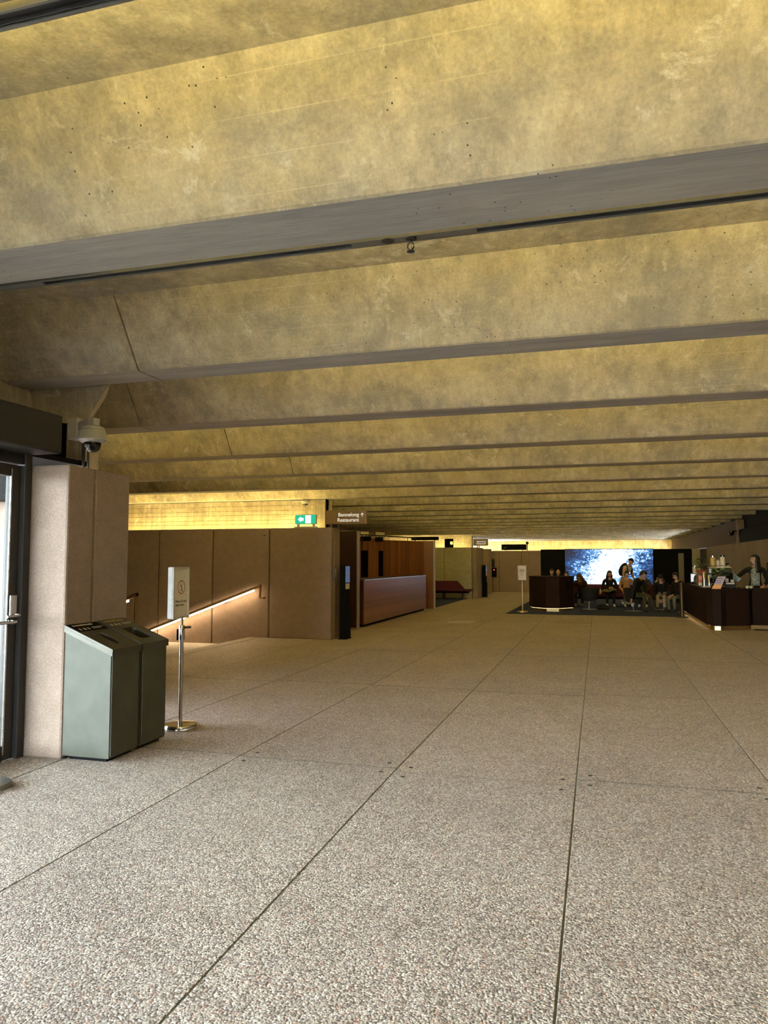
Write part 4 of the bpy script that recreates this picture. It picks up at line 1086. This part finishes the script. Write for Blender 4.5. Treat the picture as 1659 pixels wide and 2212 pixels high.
def person(label, loc, rz, pose='sit', lean=0.0, look=(0, 0), top='hair_black', bottom='black', shoe='white_cloth', sleeve=None, hair=('short', 'hair_black'),
           elbows=None, wrists=None, legs=None, scale=1.0, sit=.42, extra=None, barearm=False, chest=None):
    o = thing('person', label, 'person', loc, rz, None); o.scale = (scale,)*3
    if pose == 'sit':
        h = sit + .085
        piv = (0, 0, h)
        up = {'belly': ((0, .03, h + .17), (.135, .105)), 'chest': ((0, .01, h + .36), (.165, .115)), 'upchest': ((0, 0, h + .46), (.13, .09)), 'neck': ((0, -.015, h + .545), (.052, .052)), 'nape': ((0, -.035, h + .60), (.048, .048))}
        low = {'pelvis': ((0, 0, h), (.155, .12))}
        lg = legs or [((.11, -.43, h - .02), (.12, -.40, .10), (.13, -.56, .045)), ((-.11, -.43, h - .02), (-.12, -.40, .10), (-.13, -.56, .045))]
        hips = [(.095, -.03, h - .01), (-.095, -.03, h - .01)]
        hc = Vector((0, -.05, h + .70))
        sh = [(.185, .01, h + .455), (-.185, .01, h + .455)]
        el = elbows or [(.25, -.08, h + .22), (-.25, -.08, h + .22)]
        wr = wrists or [(.13, -.30, h + .14), (-.13, -.30, h + .14)]
    else:
        piv = (0, 0, .95)
        up = {'belly': ((0, 0, 1.10), (.135, .10)), 'chest': ((0, .01, 1.29), (.165, .11)), 'upchest': ((0, .01, 1.39), (.13, .085)), 'neck': ((0, 0, 1.47), (.05, .05)), 'nape': ((0, -.015, 1.53), (.047, .047))}
        low = {'pelvis': ((0, 0, .95), (.15, .11))}
        lg = legs or [((.105, -.02, .50), (.11, .02, .09), (.12, -.15, .04)), ((-.105, -.02, .50), (-.11, .02, .09), (-.12, -.15, .04))]
        hips = [(.09, 0, .90), (-.09, 0, .90)]
        hc = Vector((0, -.03, 1.63))
        sh = [(.19, .01, 1.385), (-.19, .01, 1.385)]
        el = elbows or [(.25, .03, 1.12), (-.25, .03, 1.12)]
        wr = wrists or [(.24, -.08, .88), (-.24, -.08, .88)]
    J = []; E = []; T = []; Rr = []
    def j(p, r, t, parent=None, bend=True):
        q = rotx(p, piv, lean) if bend else Vector(p)
        J.append(q); Rr.append(r if isinstance(r, tuple) else (r, r)); T.append(t)
        if parent is not None: E.append((parent, len(J)-1))
        return len(J)-1
    pel = j(*low['pelvis'], 'b', None, False)
    be = j(*up['belly'], 't', pel); ch = j(*up['chest'], 't', be); uc = j(*up['upchest'], 't', ch); nk = j(*up['neck'], 's', uc); na = j(*up['nape'], 's', nk)
    hands = []
    for i in (0, 1):
        s_ = j(sh[i], .068, 't', uc); e_ = j(el[i], .050, 't' if not barearm else 's', s_)
        w_ = j(wr[i], .034, 's' if barearm else 't', e_)
        d = (J[w_] - J[e_]).normalized(); pm = J[w_] + d*.075
        J.append(J[w_] + d*.035); Rr.append((.030, .024)); T.append('s'); E.append((w_, len(J)-1))
        J.append(pm); Rr.append((.040, .020)); T.append('s'); E.append((len(J)-2, len(J)-1))
        hands.append((J[w_], pm, d, 1 if i == 0 else -1))
        hp = j(hips[i], .092, 'b', pel, False); kn = j(lg[i][0], .066, 'b', hp, False); md = j(Vector(lg[i][0]).lerp(Vector(lg[i][1]), .45), .058, 'b', kn, False)
        an = j(lg[i][1], .042, 'b', md, False)
        fw = (Vector(lg[i][2]) - Vector(lg[i][1])); 
        ft = j(Vector(lg[i][1]) + Vector((fw.x*.4, fw.y*.4, -.045 if lg[i][1][2] > .07 else -.02)), .042, 'f', an, False); j(lg[i][2], (.042, .034), 'f', ft, False)
    me = bpy.data.meshes.new('skeleton'); me.from_pydata([tuple(q) for q in J], E, [])
    tmp = bpy.data.objects.new('skeleton', me); C.objects.link(tmp)
    sk = tmp.modifiers.new('skin', 'SKIN'); sk.use_smooth_shade = True
    for q, r in zip(me.skin_vertices[0].data, Rr): q.radius = r
    me.skin_vertices[0].data[0].use_root = True
    sb = tmp.modifiers.new('sub', 'SUBSURF'); sb.levels = 2; sb.render_levels = 2
    dg = bpy.context.evaluated_depsgraph_get()
    ev = bpy.data.meshes.new_from_object(tmp.evaluated_get(dg))
    bpy.data.objects.remove(tmp)
    mb = MB(); mats = ['skin', top, bottom, shoe, 'eye_dark', 'lips']
    mi = {'s': 0, 't': 1, 'b': 2, 'f': 3}
    vs = [q.co.copy() for q in ev.vertices]
    fs = [tuple(p.vertices) for p in ev.polygons]
    segs = [(J[a], J[b], T[b]) for a, b in E]
    ms = []
    for q in fs:
        c = sum((vs[i] for i in q), Vector())/len(q); best = 9; bt = 't'
        for a, b, t in segs:
            ab = b - a
            if t == 's' and a == J[uc]: t = 't' if (c - a).dot(ab)/max(ab.length_squared, 1e-9) < .62 else 's'
            k = max(0, min(1, (c-a).dot(ab)/max(ab.length_squared, 1e-9))); d = (c - a - ab*k).length
            if d < best - 1e-6: best = d; bt = t
        ms.append(mi[bt])
    mb.add([tuple(q) for q in vs], fs); mb.mi = ms
    for w, pm, d, sd in hands:                             # five fingers, curled
        side = d.cross(Vector((0, 0, 1))); side = side.normalized() if side.length > .05 else Vector((1, 0, 0))
        dn = side.cross(d).normalized()
        if dn.z > 0: dn = -dn
        for k, (off, L) in enumerate(((-.029, .062), (-.010, .074), (.010, .078), (.029, .070))):
            a = pm - d*.018 + side*off; b = pm + d*(.022 + L*.35) + side*off*1.15 + dn*.006; c = b + d*L*.32 + dn*.020; e = c + d*L*.10 + dn*.022
            mb.tube([a, b, c, e], [.011, .010, .009, .007], 7, 0)
        tb = pm - d*.055 + side*.022*sd
        mb.tube([tb, tb + side*.030*sd + d*.020, tb + side*.042*sd + d*.050 + dn*.01, tb + side*.040*sd + d*.072 + dn*.02], [.013, .012, .010, .008], 7, 0)
    hcc = rotx(hc, piv, lean)
    P = head_mesh(mb, hcc, look[0], look[1] + lean*.45)
    body = link_mesh('body', mb, mats, o)
    for p in body.data.polygons: p.use_smooth = True
    if hair:
        tst, grow, drop, back = HAIRS[hair[0]]
        h_ = link_mesh('hair' if hair[0] in ('short', 'long') else ('hood' if hair[0] == 'hood' else 'cap'), shell(P, tst, grow, drop, back=back), hair[1], o, True)
        sol = h_.modifiers.new('thick', 'SOLIDIFY'); sol.thickness = .012; sol.offset = 0
        if hair[0] == 'cap':
            q = MB(); v = []
            for k in range(9):
                a = -PI*.78 + PI*.56*k/8
                v += [P(.080*math.cos(a), .100*math.sin(a), .036), P(.085*math.cos(a), .165*math.sin(a), .026), P(.085*math.cos(a), .165*math.sin(a), .020), P(.080*math.cos(a), .100*math.sin(a), .030)]
            f = [(i*4+k, (i+1)*4+k, (i+1)*4+(k+1) % 4, i*4+(k+1) % 4) for i in range(8) for k in range(4)]
            link_mesh('peak', q.add(v, f), hair[1], o)
    if extra: extra(o, P, lambda p: rotx(p, piv, lean))
    return o
M['cloth_black'] = plain('black cloth', (.010, .010, .011), .85, 0, .2)
M['cloth_brown'] = plain('dark brown cloth', (.045, .020, .013), .85, 0, .2)
M['cloth_khaki'] = plain('khaki cloth', (.32, .25, .15), .85, 0, .2)
M['cloth_olive'] = plain('olive cloth', (.045, .045, .025), .85, 0, .2)
M['cloth_orange'] = plain('ochre sweater', (.30, .16, .06), .85, 0, .2)
M['cloth_grey'] = plain('grey trousers', (.14, .13, .10), .85, 0, .2)
M['cloth_print'] = plain('grey printed blouse', (.22, .24, .20), .75, 0, .2, .75, 26)
M['shoe_tan'] = plain('tan sneaker', (.28, .20, .13), .7)
M['shoe_black'] = plain('black shoe', (.02, .018, .018), .5)

def lower_hair(o, P, B, mat, L=.26, w=.085):
    q = MB(); v = []; n = 14
    for i in range(6):
        t = i/5
        for k in range(n+1):
            a = -PI*.12 + PI*1.24*k/n
            r = 1 + .25*t
            v.append(P(w*r*math.cos(a)*(1.05), .10*r*math.sin(a), -.02 - L*t))
    f = [(i*(n+1)+k, i*(n+1)+k+1, (i+1)*(n+1)+k+1, (i+1)*(n+1)+k) for i in range(5) for k in range(n)]
    h = link_mesh('long_hair', q.add(v, f), mat, o, True); m = h.modifiers.new('thick', 'SOLIDIFY'); m.thickness = .02
FLZ = .009
person('seated person with long brown hair bowed forward, dark brown top, beside the empty tub chair', (-.56, 28.72, FLZ), -.25, lean=.50, look=(-.3, .5), top='cloth_brown', bottom='cloth_black', shoe='shoe_tan',
       hair=('long', 'hair_brown'), extra=lambda o, P, B: lower_hair(o, P, B, 'hair_brown', .34, .095))
person('seated person in khaki trousers, mostly hidden behind the console', (-1.14, 28.98, FLZ), .1, lean=.25, top='white_cloth', bottom='cloth_khaki', shoe='shoe_tan', wrists=[(.10, -.34, .72), (-.10, -.34, .74)])
person('seated woman with long black hair, dark jacket and white sneakers, hands raised together', (.42, 28.92, FLZ), .05, lean=.12, look=(.45, .1), top='cloth_black', bottom='cloth_black', shoe='white_cloth',
       hair=('long', 'hair_black'), wrists=[(.09, -.27, .74), (-.02, -.30, .72)], elbows=[(.25, -.06, .70), (-.25, -.04, .72)], extra=lambda o, P, B: lower_hair(o, P, B, 'hair_black', .24))
def stand_extra(o, P, B):
    q = MB(); q.ball((0, 0, 0), (.20, .11, .26), 16, 12)
    q.v = [tuple(B((x, y + .155, z + 1.24))) for x, y, z in q.v]
    bp = link_mesh('backpack', q, 'cloth_black', o, True)
    s = MB()
    for sx in (-1, 1): s.tube([B((sx*.12, .09, 1.42)), B((sx*.13, -.02, 1.46)), B((sx*.14, -.115, 1.36)), B((sx*.15, -.11, 1.18)), B((sx*.16, .03, 1.06))], .022, 8)
    link_mesh('strap', s, 'cloth_black', bp)
person('standing person in cap and dark backpack, bending before the bright screen', (.98, 30.35, FLZ), .95, pose='stand', lean=.42, look=(.0, .1), top='white_cloth', bottom='cloth_khaki', shoe='white_cloth', hair=('cap', 'cloth_black'),
       elbows=[(.26, -.10, 1.15), (-.26, -.10, 1.15)], wrists=[(.20, -.30, 1.02), (-.20, -.30, 1.02)], extra=stand_extra, scale=1.06, barearm=True)
person('seated smiling person in ochre sweater, half hidden by the big man in black', (1.02, 29.0, FLZ), .12, lean=.10, look=(.35, 0), top='cloth_orange', bottom='cloth_grey', shoe='white_cloth', wrists=[(.14, -.30, .62), (-.14, -.26, .58)])
person('big seated man in black leaning forward, one arm hanging beside his chair', (1.16, 26.45, FLZ), .98, lean=.42, look=(.1, .35), top='cloth_black', bottom='cloth_olive', shoe='shoe_black', scale=1.10,
       elbows=[(.25, -.22, .66), (-.30, -.10, .70)], wrists=[(.10, -.36, .58), (-.33, -.16, .44)],
       legs=[((.13, -.46, .46), (.14, -.58, .10), (.15, -.74, .045)), ((-.13, -.44, .46), (-.16, -.42, .10), (-.17, -.58, .045))])
person('seated young person in olive jacket and white shoes, looking to the left of the picture', (1.62, 28.95, FLZ), -.15, lean=.12, look=(-1.2, .05), top='cloth_olive', bottom='cloth_black', shoe='white_cloth', wrists=[(.08, -.32, .60), (-.08, -.32, .60)])
def glasses(o, P, B):
    q = MB()
    for sx in (-1, 1):
        q.v += []; q.add([P(sx*.012, -.104, .028), P(sx*.052, -.096, .028), P(sx*.050, -.094, -.004), P(sx*.014, -.102, -.004)], [(0,1,2,3), (3,2,1,0)])
        q.tube([P(sx*.052, -.095, .022), P(sx*.080, .0, .018)], .003, 5)
    link_mesh('sunglasses', q, 'black_gloss', o)
person('seated person with dark hood bowed low, khaki knees, between big man and bar', (2.14, 27.38, FLZ), -.2, lean=.55, look=(.0, .4), top='cloth_black', bottom='cloth_khaki', shoe='shoe_black', hair=('hood', 'cloth_black'), wrists=[(.08, -.40, .62), (-.08, -.40, .62)])
person('seated person in dark glasses and grey trousers beside the bar, looking left', (2.60, 26.28, FLZ), -.80, lean=.22, look=(-.25, .12), top='cloth_black', bottom='cloth_grey', shoe='shoe_black', wrists=[(.08, -.40, .66), (-.08, -.36, .62)], extra=glasses)
person('bald person seated behind the console, only the head showing', (-1.49, 30.2, FLZ), .1, top='cloth_black', bottom='cloth_black', shoe='shoe_black', hair=None, scale=1.02)
person('dark-haired person seated behind the console, left of the bald head', (-1.80, 31.22, FLZ), .2, top='cloth_black', bottom='cloth_black', shoe='shoe_black', scale=1.03)
def barista_extra(o, P, B):
    lower_hair(o, P, B, 'hair_black', .30)
    v = []                                                  # printed blouse front between the jacket lapels
    for z, w, y in ((1.455, .030, -.075), (1.38, .075, -.108), (1.28, .105, -.128), (1.16, .100, -.118), (1.05, .095, -.122), (.99, .10, -.128)):
        for k in range(5): t = k/4*2 - 1; v.append(B((w*t, y + .03*t*t, z)))
    f = [(i*5+k, i*5+k+1, (i+1)*5+k+1, (i+1)*5+k) for i in range(5) for k in range(4)]
    bl = link_mesh('blouse', MB().add(v, f), 'cloth_print', o, True); m = bl.modifiers.new('thick', 'SOLIDIFY'); m.thickness = .012
person('woman with long black hair, black jacket and printed blouse reaching left behind the bar', (3.93, 21.25, 0), -.20, pose='stand', look=(-1.15, .05), top='cloth_black', bottom='cloth_black', shoe='shoe_black', hair=('long', 'hair_black'), scale=1.045,
       elbows=[(.27, -.02, 1.10), (-.40, -.10, 1.20)], wrists=[(.19, -.20, 1.00), (-.55, -.20, 1.20)], extra=barista_extra)
# things people hold, and loose things in the lounge
o = thing('price_card', 'pale blue card held out by the woman behind the bar', 'card', (3.40, 20.90, 1.235), -.2)
link_mesh('sheet', MB().prism_y([(-.13, .06), (.06, -.10), (.13, -.02), (-.06, .14)], -.004, .004), 'blue_card', o)
link_mesh('printed_lines', MB().prism_y([(-.08, .055), (.05, -.055), (.058, -.045), (-.072, .065)], -.0055, -.0045).prism_y([(-.06, .08), (.07, -.03), (.078, -.02), (-.052, .09)], -.0055, -.0045), plain('blue print', (.16, .30, .62), .5), o)
def jacket_mesh():
    mb = MB(); v = []; n = 12
    for i in range(n+1):
        for k in range(n+1):
            x = -.26 + .52*i/n; y = -.24 + .36*k/n
            z = .05*math.sin(x*11 + y*7) + .04*math.sin(y*17 - x*5) - .9*max(0, abs(x) - .17) - .8*max(0, -y - .16)
            v.append((x, y, z))
    f = [(i*(n+1)+k, (i+1)*(n+1)+k, (i+1)*(n+1)+k+1, i*(n+1)+k+1) for i in range(n) for k in range(n)]
    return mb.add(v, f)
o = tag(link_mesh('jacket', jacket_mesh(), plain('olive padded jacket', (.075, .075, .035), .7), None, True), 'olive padded jacket on the lap of the woman with long black hair', 'jacket')
o.location = (.40, 28.62, .66); m_ = o.modifiers.new('thick', 'SOLIDIFY'); m_.thickness = .03
o = thing('drink_bottle', 'pale drink bottle on the sofa beside the olive jacket', 'bottle', (.10, 28.90, .459))
link_mesh('body', MB().lathe([(.032, 0), (.034, .01), (.034, .14), (.014, .18)], 0, 0, 14), 'ceramic', o, True)
link_mesh('cap', MB().lathe([(.016, .18), (.016, .20), (.001, .20)], 0, 0, 12), 'white_plastic', o)
o = thing('shoulder_bag', 'black bag lying on the blue carpet beside the empty tub chair', 'bag', (.16, 27.05, FLZ), .3)
link_mesh('body', MB().bbox(-.20, .20, -.10, .10, 0, .13, .045, 0, 3), 'cloth_black', o, True)
link_mesh('strap', MB().tube([(-.16, 0, .12), (-.08, -.03, .19), (.08, -.03, .18), (.17, 0, .12)], .012, 7), 'cloth_black', o)
o = thing('bag', 'beige soft bag on top of the maroon sofa back', 'bag', (2.22, 29.46, .815), .2)
link_mesh('body', MB().bbox(-.19, .17, -.07, .07, 0, .16, .05, 0, 3).bbox(-.12, .02, -.05, .05, .12, .27, .04, 0, 3), 'cloth_khaki', o, True)
link_mesh('handle', MB().tube([(.05, 0, .14), (.08, 0, .2), (.14, 0, .2), (.15, 0, .13)], .010, 6), 'cloth_khaki', o)
